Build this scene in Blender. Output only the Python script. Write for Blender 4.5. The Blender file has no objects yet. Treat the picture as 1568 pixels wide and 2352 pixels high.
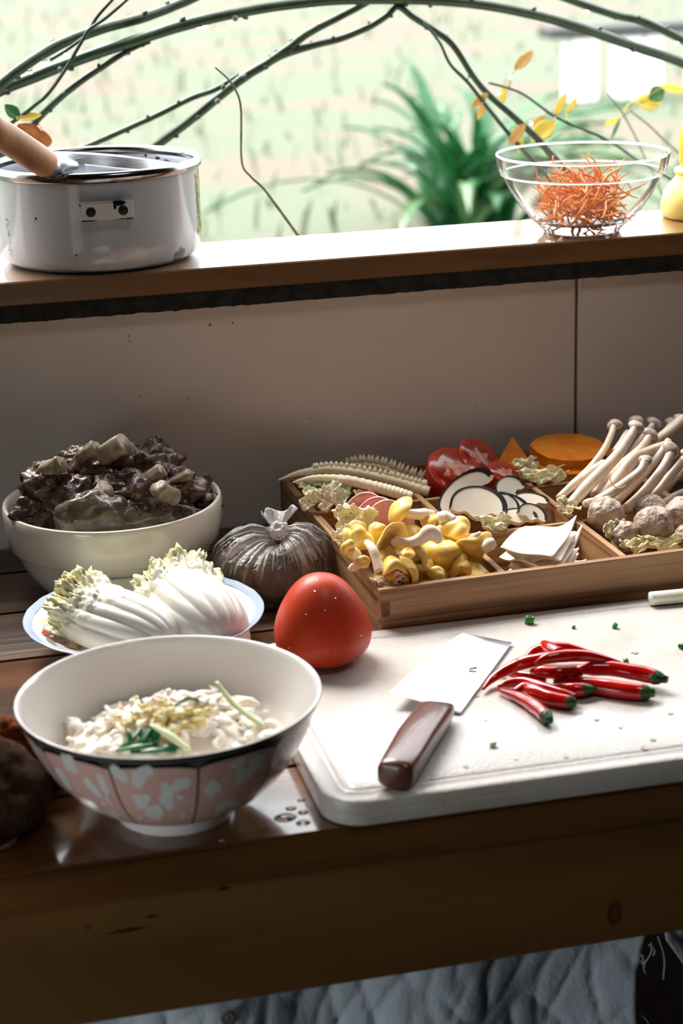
import bpy, bmesh, math, random
from math import sin, cos, pi, radians, sqrt, atan2, exp
from mathutils import Vector, Matrix, noise

sc = bpy.context.scene
C = sc.collection
V = Vector

# ------------------------------------------------------------------ camera
CO = V((0.0, 0.0, 0.6261))                      # lens centre, table top is z = 0, the window wall runs along x
CR = V((0.97200, -0.23300, -0.02970)).normalized()
CW = V((0.21240, 0.92570, -0.31300)).normalized()
CU = CR.cross(CW).normalized()
CR = CW.cross(CU).normalized()
F = 4364.23
cam_d = bpy.data.cameras.new('camera')
cam = bpy.data.objects.new('camera', cam_d)
C.objects.link(cam)
cam.matrix_world = Matrix((
    (CR.x, CU.x, -CW.x, CO.x), (CR.y, CU.y, -CW.y, CO.y), (CR.z, CU.z, -CW.z, CO.z), (0, 0, 0, 1)))
cam_d.sensor_fit = 'VERTICAL'
cam_d.sensor_height = 36
cam_d.lens = F / 2352 * 36
cam_d.clip_start = 0.02
cam_d.clip_end = 300
cam_d.dof.use_dof = True
cam_d.dof.focus_distance = 1.74
cam_d.dof.aperture_fstop = 6.6
sc.camera = cam

# ------------------------------------------------------------------ sky, sun, exposure
SKY, SUN, EXPO = 5.3, 7.0, 0.0
w = bpy.data.worlds.new('overcast_sky')
sc.world = w
w.use_nodes = True
nt = w.node_tree
bg = nt.nodes['Background']
tc = nt.nodes.new('ShaderNodeTexCoord')
sx = nt.nodes.new('ShaderNodeSeparateXYZ')
rp = nt.nodes.new('ShaderNodeValToRGB')
rp.color_ramp.elements[0].position = 0.0
rp.color_ramp.elements[0].color = (0.90, 0.95, 1.0, 1)
rp.color_ramp.elements[1].position = 0.9
rp.color_ramp.elements[1].color = (1.0, 1.0, 1.0, 1)
nt.links.new(tc.outputs['Generated'], sx.inputs[0])
nt.links.new(sx.outputs['Z'], rp.inputs[0])
nt.links.new(rp.outputs[0], bg.inputs[0])
bg.inputs[1].default_value = SKY
sun_d = bpy.data.lights.new('hazy_sun', 'SUN')
sun_d.energy = SUN
sun_d.angle = radians(30)
sun_d.color = (1.0, 0.97, 0.93)
sun = bpy.data.objects.new('hazy_sun', sun_d)
C.objects.link(sun)
sun.rotation_euler = V((0.24, -0.80, -1.0)).to_track_quat('-Z', 'Y').to_euler()
def portal(name, loc, rot, sx_, sy_):
    d = bpy.data.lights.new(name, 'AREA')
    d.shape = 'RECTANGLE'; d.size = sx_; d.size_y = sy_
    d.cycles.is_portal = True
    o = bpy.data.objects.new(name, d); C.objects.link(o)
    o.location = loc; o.rotation_euler = rot
OPEN_X0, OPEN_X1, OPEN_Z0, OPEN_Z1 = -0.25, 1.55, 0.272, 0.95
portal('window_portal', ((OPEN_X0 + OPEN_X1) / 2, 1.92, (OPEN_Z0 + OPEN_Z1) / 2), (radians(-90), 0, 0), OPEN_X1 - OPEN_X0, OPEN_Z1 - OPEN_Z0)
portal('side_window_portal', (-0.45, 0.75, -0.14), (0, radians(-90), 0), 0.72, 0.6)
portal('added_roof_portal', (0.70, 0.82, 1.6), (0, 0, 0), 0.5, 0.45)  # guides sky sampling through the opening added in the ceiling
sc.view_settings.view_transform = 'Standard'
sc.view_settings.look = 'None'
sc.view_settings.exposure = EXPO
sc.view_settings.gamma = 1
sc.view_settings.use_curve_mapping = False
sc.cycles.use_denoising = True
sc.cycles.max_bounces = 10
sc.cycles.transparent_max_bounces = 16
sc.cycles.sample_clamp_indirect = 6

# ------------------------------------------------------------------ helpers
def ray(px, py):
    return CW + CR * ((px - 784) / F) + CU * ((1176 - py) / F)
def P(px, py, z):
    "photo point -> the spot on the horizontal plane of height z"
    d = ray(px, py); return CO + d * ((z - CO.z) / d.z)
def A(px, py, y):
    "photo point -> the spot on the upright plane at depth y"
    d = ray(px, py); return CO + d * (y / d.y)
def S(r, g, b):
    f = lambda c: (c / 255 / 12.92) if c <= 10.3 else ((c / 255 + .055) / 1.055) ** 2.4
    return (f(r), f(g), f(b), 1)

MATS = {}
def pm(name, c, rough=.5, c2=None, ns=20, st=(1, 1, 1), ramp=(.38, .62), bump=0, bs=None, metal=0, coat=0, sss=0,
       trans=0, ior=1.45, spec=.5, det=5, bst=None, alpha=1, dist=0.002, sheen=0, transl=0):
    m = bpy.data.materials.new(name); m.use_nodes = True
    n, l = m.node_tree.nodes, m.node_tree.links
    b = n['Principled BSDF']
    b.inputs['Base Color'].default_value = c
    b.inputs['Roughness'].default_value = rough
    b.inputs['Metallic'].default_value = metal
    b.inputs['Coat Weight'].default_value = coat
    b.inputs['Coat Roughness'].default_value = .08
    b.inputs['Transmission Weight'].default_value = trans
    b.inputs['IOR'].default_value = ior
    b.inputs['Specular IOR Level'].default_value = spec
    b.inputs['Alpha'].default_value = alpha
    b.inputs['Sheen Weight'].default_value = sheen
    if transl:
        tb_ = n.new('ShaderNodeBsdfTranslucent'); tm_ = n.new('ShaderNodeMixShader'); tm_.inputs[0].default_value = transl
        l.new(b.outputs[0], tm_.inputs[1]); l.new(tb_.outputs[0], tm_.inputs[2]); l.new(tm_.outputs[0], n['Material Output'].inputs[0])
        tb_.inputs[0].default_value = c
    if sss:
        b.inputs['Subsurface Weight'].default_value = sss
        b.inputs['Subsurface Scale'].default_value = .003; b.inputs['Subsurface Radius'].default_value = (1, .85, .7)
    def coords(stretch):
        t = n.new('ShaderNodeTexCoord'); oi = n.new('ShaderNodeObjectInfo')
        mu = n.new('ShaderNodeMath'); mu.operation = 'MULTIPLY'; mu.inputs[1].default_value = 3.7
        l.new(oi.outputs['Random'], mu.inputs[0])
        cb = n.new('ShaderNodeCombineXYZ')
        for i in range(3): l.new(mu.outputs[0], cb.inputs[i])
        va = n.new('ShaderNodeVectorMath'); va.operation = 'ADD'
        l.new(t.outputs['Object'], va.inputs[0]); l.new(cb.outputs[0], va.inputs[1])
        vm = n.new('ShaderNodeVectorMath'); vm.operation = 'MULTIPLY'; vm.inputs[1].default_value = stretch
        l.new(va.outputs[0], vm.inputs[0])
        return vm.outputs[0]
    if c2 is not None:
        x = n.new('ShaderNodeTexNoise'); x.inputs['Scale'].default_value = ns; x.inputs['Detail'].default_value = det
        l.new(coords(st), x.inputs['Vector'])
        r = n.new('ShaderNodeValToRGB')
        r.color_ramp.elements[0].position = ramp[0]; r.color_ramp.elements[0].color = c
        r.color_ramp.elements[1].position = ramp[1]; r.color_ramp.elements[1].color = c2
        l.new(x.outputs['Fac'], r.inputs[0]); l.new(r.outputs[0], b.inputs['Base Color'])
    if bump:
        x = n.new('ShaderNodeTexNoise'); x.inputs['Scale'].default_value = bs or ns * 3; x.inputs['Detail'].default_value = 4
        l.new(coords(bst or st), x.inputs['Vector'])
        bp = n.new('ShaderNodeBump'); bp.inputs['Strength'].default_value = bump; bp.inputs['Distance'].default_value = dist
        l.new(x.outputs['Fac'], bp.inputs['Height']); l.new(bp.outputs[0], b.inputs['Normal'])
    MATS[name] = m
    return m
def axis_gradient(m, axis, stops, fade=0.0, ns=60):
    "colour bands along one local axis of the thing (a leaf is white at its rib end, yellow at its tip)"
    n, l = m.node_tree.nodes, m.node_tree.links
    b = n['Principled BSDF']
    t = n.new('ShaderNodeTexCoord'); s = n.new('ShaderNodeSeparateXYZ'); l.new(t.outputs['Object'], s.inputs[0])
    src = s.outputs['XYZ'.index(axis)]
    x = n.new('ShaderNodeTexNoise'); x.inputs['Scale'].default_value = ns; l.new(t.outputs['Object'], x.inputs['Vector'])
    ma = n.new('ShaderNodeMath'); ma.operation = 'MULTIPLY_ADD'
    l.new(x.outputs['Fac'], ma.inputs[0]); ma.inputs[1].default_value = fade; l.new(src, ma.inputs[2])
    lo, hi = stops[0][0], stops[-1][0]
    mr = n.new('ShaderNodeMapRange'); l.new(ma.outputs[0], mr.inputs[0])
    mr.inputs[1].default_value = lo + fade / 2; mr.inputs[2].default_value = hi + fade / 2
    r = n.new('ShaderNodeValToRGB'); e = r.color_ramp.elements
    e[0].position = 0; e[0].color = stops[0][1]; e[1].position = 1; e[1].color = stops[-1][1]
    for p, c in stops[1:-1]:
        q = e.new((p - lo) / (hi - lo)); q.color = c
    l.new(mr.outputs[0], r.inputs[0]); l.new(r.outputs[0], b.inputs['Base Color'])
    return m

def spots(m, pts, col, edge=.3, ns=120, wob=.004):
    "worn or dark spots at given local places: (x, y, z, rx, ry, rz)"
    n, l = m.node_tree.nodes, m.node_tree.links
    b = n['Principled BSDF']
    t = n.new('ShaderNodeTexCoord')
    x = n.new('ShaderNodeTexNoise'); x.inputs['Scale'].default_value = ns; x.inputs['Detail'].default_value = 5
    l.new(t.outputs['Object'], x.inputs['Vector'])
    sub = n.new('ShaderNodeVectorMath'); sub.operation = 'SUBTRACT'; sub.inputs[1].default_value = (.5, .5, .5)
    l.new(x.outputs['Color'], sub.inputs[0])
    mad = n.new('ShaderNodeVectorMath'); mad.operation = 'MULTIPLY_ADD'; mad.inputs[1].default_value = (wob, wob, wob)
    l.new(sub.outputs[0], mad.inputs[0]); l.new(t.outputs['Object'], mad.inputs[2])
    acc = None
    for (px, py, pz, rx, ry, rz) in pts:
        d = n.new('ShaderNodeVectorMath'); d.operation = 'SUBTRACT'; d.inputs[1].default_value = (px, py, pz)
        l.new(mad.outputs[0], d.inputs[0])
        k = n.new('ShaderNodeVectorMath'); k.operation = 'MULTIPLY'; k.inputs[1].default_value = (1 / rx, 1 / ry, 1 / rz)
        l.new(d.outputs[0], k.inputs[0])
        g = n.new('ShaderNodeVectorMath'); g.operation = 'LENGTH'; l.new(k.outputs[0], g.inputs[0])
        if acc is None: acc = g.outputs['Value']
        else:
            mn = n.new('ShaderNodeMath'); mn.operation = 'MINIMUM'
            l.new(acc, mn.inputs[0]); l.new(g.outputs['Value'], mn.inputs[1]); acc = mn.outputs[0]
    mr = n.new('ShaderNodeMapRange'); mr.inputs[1].default_value = 1 - edge; mr.inputs[2].default_value = 1
    mr.inputs[3].default_value = 1; mr.inputs[4].default_value = 0
    l.new(acc, mr.inputs[0])
    mx = n.new('ShaderNodeMix'); mx.data_type = 'RGBA'
    l.new(mr.outputs[0], mx.inputs['Factor'])
    bc = b.inputs['Base Color']
    if bc.is_linked: l.new(bc.links[0].from_socket, mx.inputs['A'])
    else: mx.inputs['A'].default_value = bc.default_value
    mx.inputs['B'].default_value = col
    l.new(mx.outputs['Result'], bc)
    return m

def mesh(name, vf, mat, smooth=True, sharp=None, fix=True):
    v, f = vf
    me = bpy.data.meshes.new(name)
    me.from_pydata([tuple(a) for a in v], [], f)
    if fix:
        bm = bmesh.new(); bm.from_mesh(me); bmesh.ops.recalc_face_normals(bm, faces=bm.faces); bm.to_mesh(me); bm.free()
    me.polygons.foreach_set('use_smooth', [smooth] * len(me.polygons))
    if smooth and sharp: me.set_sharp_from_angle(angle=radians(sharp))
    for x in (mat if isinstance(mat, (list, tuple)) else [mat]): me.materials.append(x)
    return me
def ob(name, me, parent=None, loc=None, rot=None, mw=None):
    o = bpy.data.objects.new(name, me); C.objects.link(o)
    if parent is not None: o.parent = parent
    if loc is not None: o.location = loc
    if rot is not None: o.rotation_euler = rot
    if mw is not None: o.matrix_world = mw
    return o
def mo(name, vf, mat, parent=None, loc=None, rot=None, mw=None, **k):
    return ob(name, mesh(name, vf, mat, **k), parent, loc, rot, mw)
def tag(o, label, cat, group=None, kind=None):
    if label: o['label'] = label
    if cat: o['category'] = cat
    if group: o['group'] = group
    if kind: o['kind'] = kind
    return o
def thing(name, label, cat, loc=(0, 0, 0), rot=None, group=None, mw=None):
    o = bpy.data.objects.new(name, None); C.objects.link(o)
    o.empty_display_size = .01
    if mw is not None: o.matrix_world = mw
    else:
        o.location = loc
        if rot is not None: o.rotation_euler = rot
    return tag(o, label, cat, group)
def dup(root, mw=None, label=None, group=None):
    r = root.copy(); C.objects.link(r)
    if mw is not None: r.matrix_world = mw
    if label: r['label'] = label
    if group: r['group'] = group
    for ch in list(root.children):
        c = ch.copy(); C.objects.link(c); c.parent = r
        for g in ch.children:
            d = g.copy(); C.objects.link(d); d.parent = c
    return r
def struct(o):
    o['kind'] = 'structure'; return o
def frame(o, z, x=None, s=1):
    "matrix with local +z along z and local +x near x"
    z = V(z).normalized(); x = V(x if x is not None else (1, 0, 0))
    x = x - z * x.dot(z)
    if x.length < 1e-4: x = V((0, 1, 0)) - z * z.y
    x.normalize(); y = z.cross(x)
    return Matrix(((x.x * s, y.x * s, z.x * s, o[0]), (x.y * s, y.y * s, z.y * s, o[1]), (x.z * s, y.z * s, z.z * s, o[2]), (0, 0, 0, 1)))

def join(*parts):
    v, f = [], []
    for a, b in parts:
        k = len(v); v += list(a); f += [tuple(i + k for i in q) for q in b]
    return v, f
def xf(vf, m):
    return [m @ V(a) for a in vf[0]], vf[1]
def box(x0, x1, y0, y1, z0, z1, bev=0.0, seg=1):
    bm = bmesh.new()
    vs = [bm.verts.new(p) for p in ((x0, y0, z0), (x1, y0, z0), (x1, y1, z0), (x0, y1, z0), (x0, y0, z1), (x1, y0, z1), (x1, y1, z1), (x0, y1, z1))]
    for q in ((0, 3, 2, 1), (4, 5, 6, 7), (0, 1, 5, 4), (1, 2, 6, 5), (2, 3, 7, 6), (3, 0, 4, 7)):
        bm.faces.new([vs[i] for i in q])
    if bev: bmesh.ops.bevel(bm, geom=bm.edges[:], offset=bev, segments=seg, affect='EDGES')
    bm.verts.index_update()
    r = [v.co.copy() for v in bm.verts], [tuple(v.index for v in f.verts) for f in bm.faces]
    bm.free(); return r
def lathe(prof, seg=64, fn=None, a0=0, a1=2 * pi):
    full = abs(a1 - a0 - 2 * pi) < 1e-6
    n = seg if full else seg + 1
    v, f, rows = [], [], []
    for (r, z) in prof:
        if r < 1e-7:
            rows.append([len(v)] * n); v.append(V((0, 0, z))); continue
        row = []
        for i in range(n):
            a = a0 + (a1 - a0) * i / seg
            q = V((r * cos(a), r * sin(a), z))
            row.append(len(v)); v.append(fn(q, a) if fn else q)
        rows.append(row)
    for A_, B_ in zip(rows, rows[1:]):
        for i in range(seg):
            j = (i + 1) % n
            q = [A_[i], A_[j], B_[j], B_[i]]
            q = [x for k, x in enumerate(q) if x not in q[:k]]
            if len(q) > 2: f.append(tuple(q))
    return v, f
def smoothpath(pts, n=6, closed=False):
    out = []
    P_ = [V(p) for p in pts]
    for i in range(len(P_) - 1):
        p0 = P_[i - 1] if i else P_[0] * 2 - P_[1]
        p1, p2 = P_[i], P_[i + 1]
        p3 = P_[i + 2] if i + 2 < len(P_) else P_[-1] * 2 - P_[-2]
        for k in range(n):
            t = k / n
            out.append(.5 * ((2 * p1) + (p2 - p0) * t + (2 * p0 - 5 * p1 + 4 * p2 - p3) * t * t + (3 * p1 - p0 - 3 * p2 + p3) * t ** 3))
    out.append(P_[-1]); return out
def lerp_list(r, n):
    out = []
    for i in range(n):
        t = i / (n - 1) * (len(r) - 1); k = min(int(t), len(r) - 2); out.append(r[k] + (r[k + 1] - r[k]) * (t - k))
    return out
def tube(path, rad, seg=10, flat=1.0, up=None, cap=True, fn=None):
    "skin a path; flat squashes the section across 'up'"
    n = len(path)
    rad = lerp_list(rad, n) if isinstance(rad, (list, tuple)) else [rad] * n
    v, f = [], []
    t0 = (path[1] - path[0]).normalized()
    u = V(up) if up is not None else (V((0, 0, 1)) if abs(t0.z) < .9 else V((1, 0, 0)))
    for i, p in enumerate(path):
        t = (path[min(i + 1, n - 1)] - path[max(i - 1, 0)]).normalized()
        u = (u - t * u.dot(t)).normalized(); s = t.cross(u)
        for k in range(seg):
            a = 2 * pi * k / seg
            r = rad[i] * (fn(i / (n - 1), a) if fn else 1)
            v.append(p + s * (r * cos(a)) + u * (r * flat * sin(a)))
    for i in range(n - 1):
        for k in range(seg):
            j = (k + 1) % seg
            f.append((i * seg + k, i * seg + j, (i + 1) * seg + j, (i + 1) * seg + k))
    if cap:
        for i, idx in ((0, 0), (n - 1, n - 1)):
            c = len(v); v.append(path[idx].copy())
            for k in range(seg):
                j = (k + 1) % seg
                f.append((c, i * seg + k, i * seg + j))
    return v, f
def grid(nu, nv, fn, wrap=False):
    v = [V(fn(i / nu, j / nv)) for j in range(nv + 1) for i in range(nu + 1)]
    f = [(j * (nu + 1) + i, j * (nu + 1) + i + 1, (j + 1) * (nu + 1) + i + 1, (j + 1) * (nu + 1) + i) for j in range(nv) for i in range(nu)]
    return v, f
def slab(nu, nv, fn, t):
    "a sheet with real thickness t: top fn, bottom t lower along the sheet normal"
    v, f = grid(nu, nv, fn)
    nn = [V() for _ in v]
    for q in f:
        a, b, c = v[q[0]], v[q[1]], v[q[3]]
        m = (b - a).cross(c - a)
        for i in q: nn[i] += m
    N = len(v)
    lo = [a - (b.normalized() if b.length > 1e-12 else V((0, 0, 1))) * t for a, b in zip(v, nn)]
    ring = [i for i in range(nu + 1)] + [j * (nu + 1) + nu for j in range(1, nv + 1)] + [nv * (nu + 1) + i for i in range(nu - 1, -1, -1)] + [j * (nu + 1) for j in range(nv - 1, 0, -1)]
    F_ = list(f) + [tuple(i + N for i in reversed(q)) for q in f]
    for k in range(len(ring)):
        a, b = ring[k], ring[(k + 1) % len(ring)]
        F_.append((a, b, b + N, a + N))
    return v + lo, F_
def prism(outline, z0, z1, fn=None):
    n = len(outline)
    v = [V((x, y, z0)) for x, y in outline] + [V((x, y, z1)) for x, y in outline]
    f = [tuple(range(n - 1, -1, -1)), tuple(range(n, 2 * n))] + [(i, (i + 1) % n, (i + 1) % n + n, i + n) for i in range(n)]
    if fn: v = [V(fn(a)) for a in v]
    return v, f
def blob(rx, ry, rz, amp=.12, freq=1.5, seed=0, nu=24, nv=14, oct=3, ridged=False):
    o = V((seed * 7.13, seed * 3.71, seed * 1.9))
    v, f = [], []
    prof = [(sin(pi * j / nv), -cos(pi * j / nv)) for j in range(nv + 1)]
    v, f = lathe(prof, nu)
    out = []
    for p in v:
        d = p.normalized() if p.length > 1e-6 else V((0, 0, -1))
        k = noise.fractal(d * freq + o, 1.0, 2.0, oct)
        if ridged: k = 1 - 2 * abs(k)
        d2 = d * (1 + amp * k)
        out.append(V((d2.x * rx, d2.y * ry, d2.z * rz)))
    return out, f
def nz(x, y, z=0, f=1): return noise.noise(V((x * f, y * f, z)))
R = random.Random(11)

# ------------------------------------------------------------------ materials
WALL = pm('painted_panel', S(230, 220, 210), .36, S(222, 211, 200), 3, bump=.05, bs=300, spec=.8)
DARKWALL = pm('room_timber', S(74, 60, 48), .7, S(58, 46, 36), 6, st=(1, 6, 6))
FLOORM = pm('floor_concrete', S(58, 54, 50), .7, S(46, 42, 38), 4)
SILL = pm('sill_pine', S(140, 104, 68), .3, S(116, 82, 50), 30, st=(.12, 1, 1), bump=.06, bs=160, coat=1)
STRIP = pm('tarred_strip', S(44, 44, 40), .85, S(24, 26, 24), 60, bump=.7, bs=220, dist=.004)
GAP = pm('dark_gap', S(14, 13, 12), .9)
TABLE = pm('table_varnish', S(100, 60, 32), .22, S(66, 38, 18), 26, st=(.08, 1, 1), bump=.12, bs=90, coat=.6)
TABLEOLD = pm('table_worn', S(88, 60, 38), .38, S(50, 32, 19), 46, st=(.06, 1, 1), bump=.5, bs=130, dist=.0015, coat=.15)
APRON = pm('apron_wood', S(112, 78, 40), .42, S(88, 60, 28), 18, st=(.1, 1, 1), bump=.12, bs=60)
BAMB = pm('bamboo_wood', S(172, 130, 88), .42, S(112, 76, 46), 170, st=(.022, 1, 1), ramp=(.42, .66), bump=.2, bs=240)
BAMBY = pm('bamboo_wood_across', S(180, 138, 96), .42, S(120, 84, 52), 170, st=(1, .022, 1), ramp=(.42, .66), bump=.15, bs=240)
ENDG = pm('bamboo_end_grain', S(120, 84, 54), .6, S(90, 60, 36), 300)
PORC = pm('white_porcelain', S(244, 240, 235), .12, coat=.5, spec=.5)
PORC2 = pm('cream_porcelain', S(222, 216, 204), .16, coat=.5)
DARKBLUE = pm('dark_rim_glaze', S(34, 32, 38), .15, coat=.5)
PINK = pm('pink_glaze', S(246, 202, 194), .2, S(240, 192, 184), 40, coat=.5)
PETAL = pm('pale_petal_glaze', S(244, 244, 247), .2, coat=.5)
RIBL = pm('grey_line_glaze', S(98, 90, 92), .2, coat=.4)
ENAMEL = pm('white_enamel', S(192, 198, 206), .16, coat=.5)
STEEL = pm('steel_rim', S(150, 150, 150), .16, metal=1)
ALU = pm('brushed_aluminium', S(200, 202, 206), .34, S(176, 178, 184), 60, metal=1, st=(1, 1, 8), bump=.1)
HANDW = pm('beech_handle', S(196, 150, 106), .5, S(160, 112, 72), 40, st=(1, 1, .06), bump=.3, bs=80)
HOLE_DARK = pm('hole_shade_dark', S(24, 24, 26), .6)
BOARD = pm('board_plastic', S(208, 203, 198), .26, S(194, 184, 172), 16, ramp=(.45, .75), bump=.8, bs=380, dist=.0008, coat=.2)
BLADE = pm('knife_steel', S(232, 234, 238), .22, S(218, 222, 228), 40, metal=1, bump=.03)
KHAND = pm('knife_wood', S(112, 62, 44), .3, S(78, 40, 28), 30, st=(.1, 1, 1), bump=.15, coat=.4)
TOM = pm('tomato_skin', S(210, 70, 34), .42, S(194, 50, 22), 14, bump=.06, bs=400, coat=.04, spec=.35)
CHILI = pm('chili_skin', S(204, 26, 14), .14, S(176, 14, 8), 30, coat=.6)
CHCAP = pm('chili_cap', S(58, 104, 46), .4, S(26, 58, 30), 160)
GOLD = pm('golden_cap', S(240, 208, 116), .42, S(226, 184, 84), 70, coat=.1, bump=.08, bs=200, sss=.35)
GILL = pm('mushroom_gill', S(240, 208, 140), .6, S(226, 186, 112), 90)
GSTEM = pm('mushroom_stem', S(250, 242, 226), .5, S(234, 212, 176), 60, st=(1, 1, .3), bump=.12, bs=150)
SHIM = pm('shimeji_stem', S(232, 212, 190), .45, S(208, 184, 160), 70, st=(1, 1, .2), bump=.15, bs=120)
SHIMC = pm('shimeji_cap', S(190, 170, 154), .4, S(160, 138, 122), 120, coat=.1)
BALL = pm('meatball', S(186, 162, 142), .4, S(150, 126, 108), 90, bump=.9, bs=260, dist=.003, coat=.2)
PUMP = pm('pumpkin_flesh', S(255, 154, 28), .42, S(246, 130, 10), 60, bump=.15, bs=140)
PUMPE = pm('pumpkin_edge', S(226, 156, 40), .5, S(206, 122, 20), 70)
TFLESH = pm('tomato_flesh', S(214, 74, 52), .2, S(188, 40, 26), 60, coat=.5)
TCORE = pm('tomato_core', S(238, 180, 160), .35, S(216, 110, 88), 160)
TPULP = pm('tomato_pulp', S(150, 36, 26), .2, S(176, 66, 46), 140, coat=.5)
SHITE = pm('shiitake_flesh', S(252, 244, 228), .6, S(246, 236, 214), 40)
SHITK = pm('shiitake_skin', S(44, 34, 28), .4, S(24, 18, 16), 60)
TOFU = pm('tofu_skin', S(253, 246, 234), .5, S(247, 235, 214), 18, bump=.05, bs=600)
HAM = pm('ham_slice', S(230, 164, 152), .4, S(212, 136, 126), 90, bump=.1)
BSHOOT = pm('bamboo_shoot', S(248, 234, 202), .42, S(238, 220, 184), 60)
CABB = pm('cabbage_leaf_bit', S(250, 241, 208), .45, S(242, 230, 182), 80, bump=.3, bs=160, dist=.001)
CABBG = pm('cabbage_leaf_green', S(206, 214, 172), .45, S(170, 190, 136), 60, bump=.3, bs=120, dist=.0015)
MEAT = pm('braised_meat', S(98, 66, 48), .4, S(56, 36, 28), 90, bump=.9, bs=120, dist=.003, coat=.3)
SKIN = pm('braised_skin', S(122, 108, 92), .22, S(84, 72, 60), 60, bump=.7, bs=140, dist=.002, coat=.5)
BONE = pm('bone', S(160, 146, 124), .4, S(112, 96, 78), 70, bump=.3, bs=120)
RICE = pm('pale_shreds', S(255, 247, 236), .4, S(250, 234, 216), 40, coat=.1, sss=.3)
GINGER = pm('minced_ginger', S(252, 238, 184), .45, S(246, 222, 146), 80)
GREEN = pm('scallion_leaf', S(36, 122, 56), .3, S(18, 78, 40), 60, coat=.2)
PALEG = pm('scallion_white', S(226, 234, 188), .35, S(206, 222, 158), 50, coat=.2)
CORD = pm('orange_strand', S(240, 170, 88), .42, S(220, 126, 44), 60, transl=.3)
YEL = pm('pale_yellow_plastic', S(240, 220, 120), .35)
AMB = pm('amber_plastic', S(238, 190, 20), .25, coat=.3)
TERRY = pm('brown_terry', S(92, 54, 24), .95, S(56, 30, 12), 300, bump=1, bs=700, dist=.004)
TERRY2 = pm('rust_terry', S(170, 84, 30), .95, S(120, 54, 16), 300, bump=1, bs=700, dist=.004)
RING = pm('beige_cord', S(150, 128, 92), .7)
CLOTH = pm('crepe_cloth', S(176, 186, 196), .8, S(164, 176, 186), 10, bump=.5, bs=260)
CANE = pm('rose_cane', S(34, 60, 36), .4, S(18, 38, 22), 40, bump=.2, bs=120)
TWIG = pm('dry_twig', S(110, 100, 84), .7, S(70, 62, 52), 90)
LEAFY = pm('yellow_leaf', S(222, 208, 112), .45, S(206, 186, 96), 60, transl=.5)
LEAFO = pm('orange_leaf', S(212, 186, 122), .5, S(196, 152, 96), 90, transl=.5)
LEAFG = pm('dark_leaf', S(40, 92, 58), .4, S(70, 120, 70), 60)
LEAFB = pm('rust_leaf', S(176, 112, 54), .5, S(140, 82, 40), 60, transl=.3)
BUSHM = pm('strap_leaf', S(52, 122, 66), .3, S(28, 84, 48), 6, transl=.3)
BUSHM2 = pm('strap_leaf_pale', S(124, 152, 108), .3, S(92, 136, 88), 6, transl=.35)
GRASSM = pm('grass_blade', S(106, 118, 92), .8, S(100, 113, 86), 3, spec=.1)
WHITEP = pm('white_paint', S(244, 244, 244), .6)
DARKP = pm('dark_timber', S(58, 60, 58), .7)
def clear_film(name, solid, tint=(1, 1, 1, 1), rough=.08, bump=0, bs=60, c=(.9, .9, .9, 1), facing=.5):
    "thin clear stuff: light passes straight, the surface glints, more solid where seen edge-on"
    m = bpy.data.materials.new(name); m.use_nodes = True
    n, l = m.node_tree.nodes, m.node_tree.links
    b = n['Principled BSDF']; b.inputs['Base Color'].default_value = c; b.inputs['Roughness'].default_value = rough
    t = n.new('ShaderNodeBsdfTransparent'); t.inputs[0].default_value = tint
    g = n.new('ShaderNodeBsdfGlossy'); g.inputs['Roughness'].default_value = rough
    lw = n.new('ShaderNodeLayerWeight'); lw.inputs[0].default_value = facing
    mx = n.new('ShaderNodeMixShader'); l.new(lw.outputs['Fresnel'], mx.inputs[0]); l.new(t.outputs[0], mx.inputs[1]); l.new(g.outputs[0], mx.inputs[2])
    m2 = n.new('ShaderNodeMixShader'); m2.inputs[0].default_value = solid; l.new(mx.outputs[0], m2.inputs[1]); l.new(b.outputs[0], m2.inputs[2])
    l.new(m2.outputs[0], n['Material Output'].inputs[0])
    if bump:
        tcn = n.new('ShaderNodeTexCoord'); x = n.new('ShaderNodeTexNoise'); x.inputs['Scale'].default_value = bs; x.inputs['Detail'].default_value = 5
        l.new(tcn.outputs['Object'], x.inputs['Vector'])
        bp = n.new('ShaderNodeBump'); bp.inputs['Strength'].default_value = bump; bp.inputs['Distance'].default_value = .003
        l.new(x.outputs['Fac'], bp.inputs['Height'])
        for q in (b, g): l.new(bp.outputs[0], q.inputs['Normal'])
        l.new(bp.outputs[0], lw.inputs['Normal'])
    return m, m2
GLASS, _ = clear_film('clear_glass', .05, (.985, .99, .985, 1), .02, facing=.045)
REFR = pm('thick_glass', (1, 1, 1, 1), .0, trans=1, ior=1.46)
WATER = pm('water', (1, 1, 1, 1), .0, trans=1, ior=1.33)

# ================================================================== setting
X0, X1, YF, YB, ZF, ZC = -0.45, 2.1, -2.0, 1.85, -0.78, 1.6
spots(WALL, [(q.x, q.y, q.z, a, .02, b) for q, a, b in ((A(296, 772, 1.85), .0014, .0014), (A(298, 784, 1.85), .0012, .001), (A(323, 911, 1.85), .0012, .001), (A(712, 961, 1.85), .001, .0012), (A(482, 746, 1.85), .002, .0022), (A(534, 742, 1.85), .0014, .0016), (A(432, 915, 1.85), .0012, .0016), (A(1092, 932, 1.85), .001, .001))], S(96, 80, 64), .6, 300, .001)
struct(mo('floor', box(X0, X1, YF, YB + .1, ZF - .06, ZF), FLOORM, smooth=False))
ce = struct(thing('ceiling', None, None))       # unseen opening added over the table to let in overhead fill
for q in ((X0, .45, YF, YB + .1), (.95, X1, YF, YB + .1), (.45, .95, YF, .595), (.45, .95, 1.045, YB + .1)):
    mo('panel', box(*q, ZC, ZC + .06), DARKWALL, ce, smooth=False)
wb = struct(thing('wall_back', None, None))
JX = .6845
mo('panel', box(X0, JX - .0016, YB, YB + .1, ZF, .242, .0015), WALL, wb, smooth=False)
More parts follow.
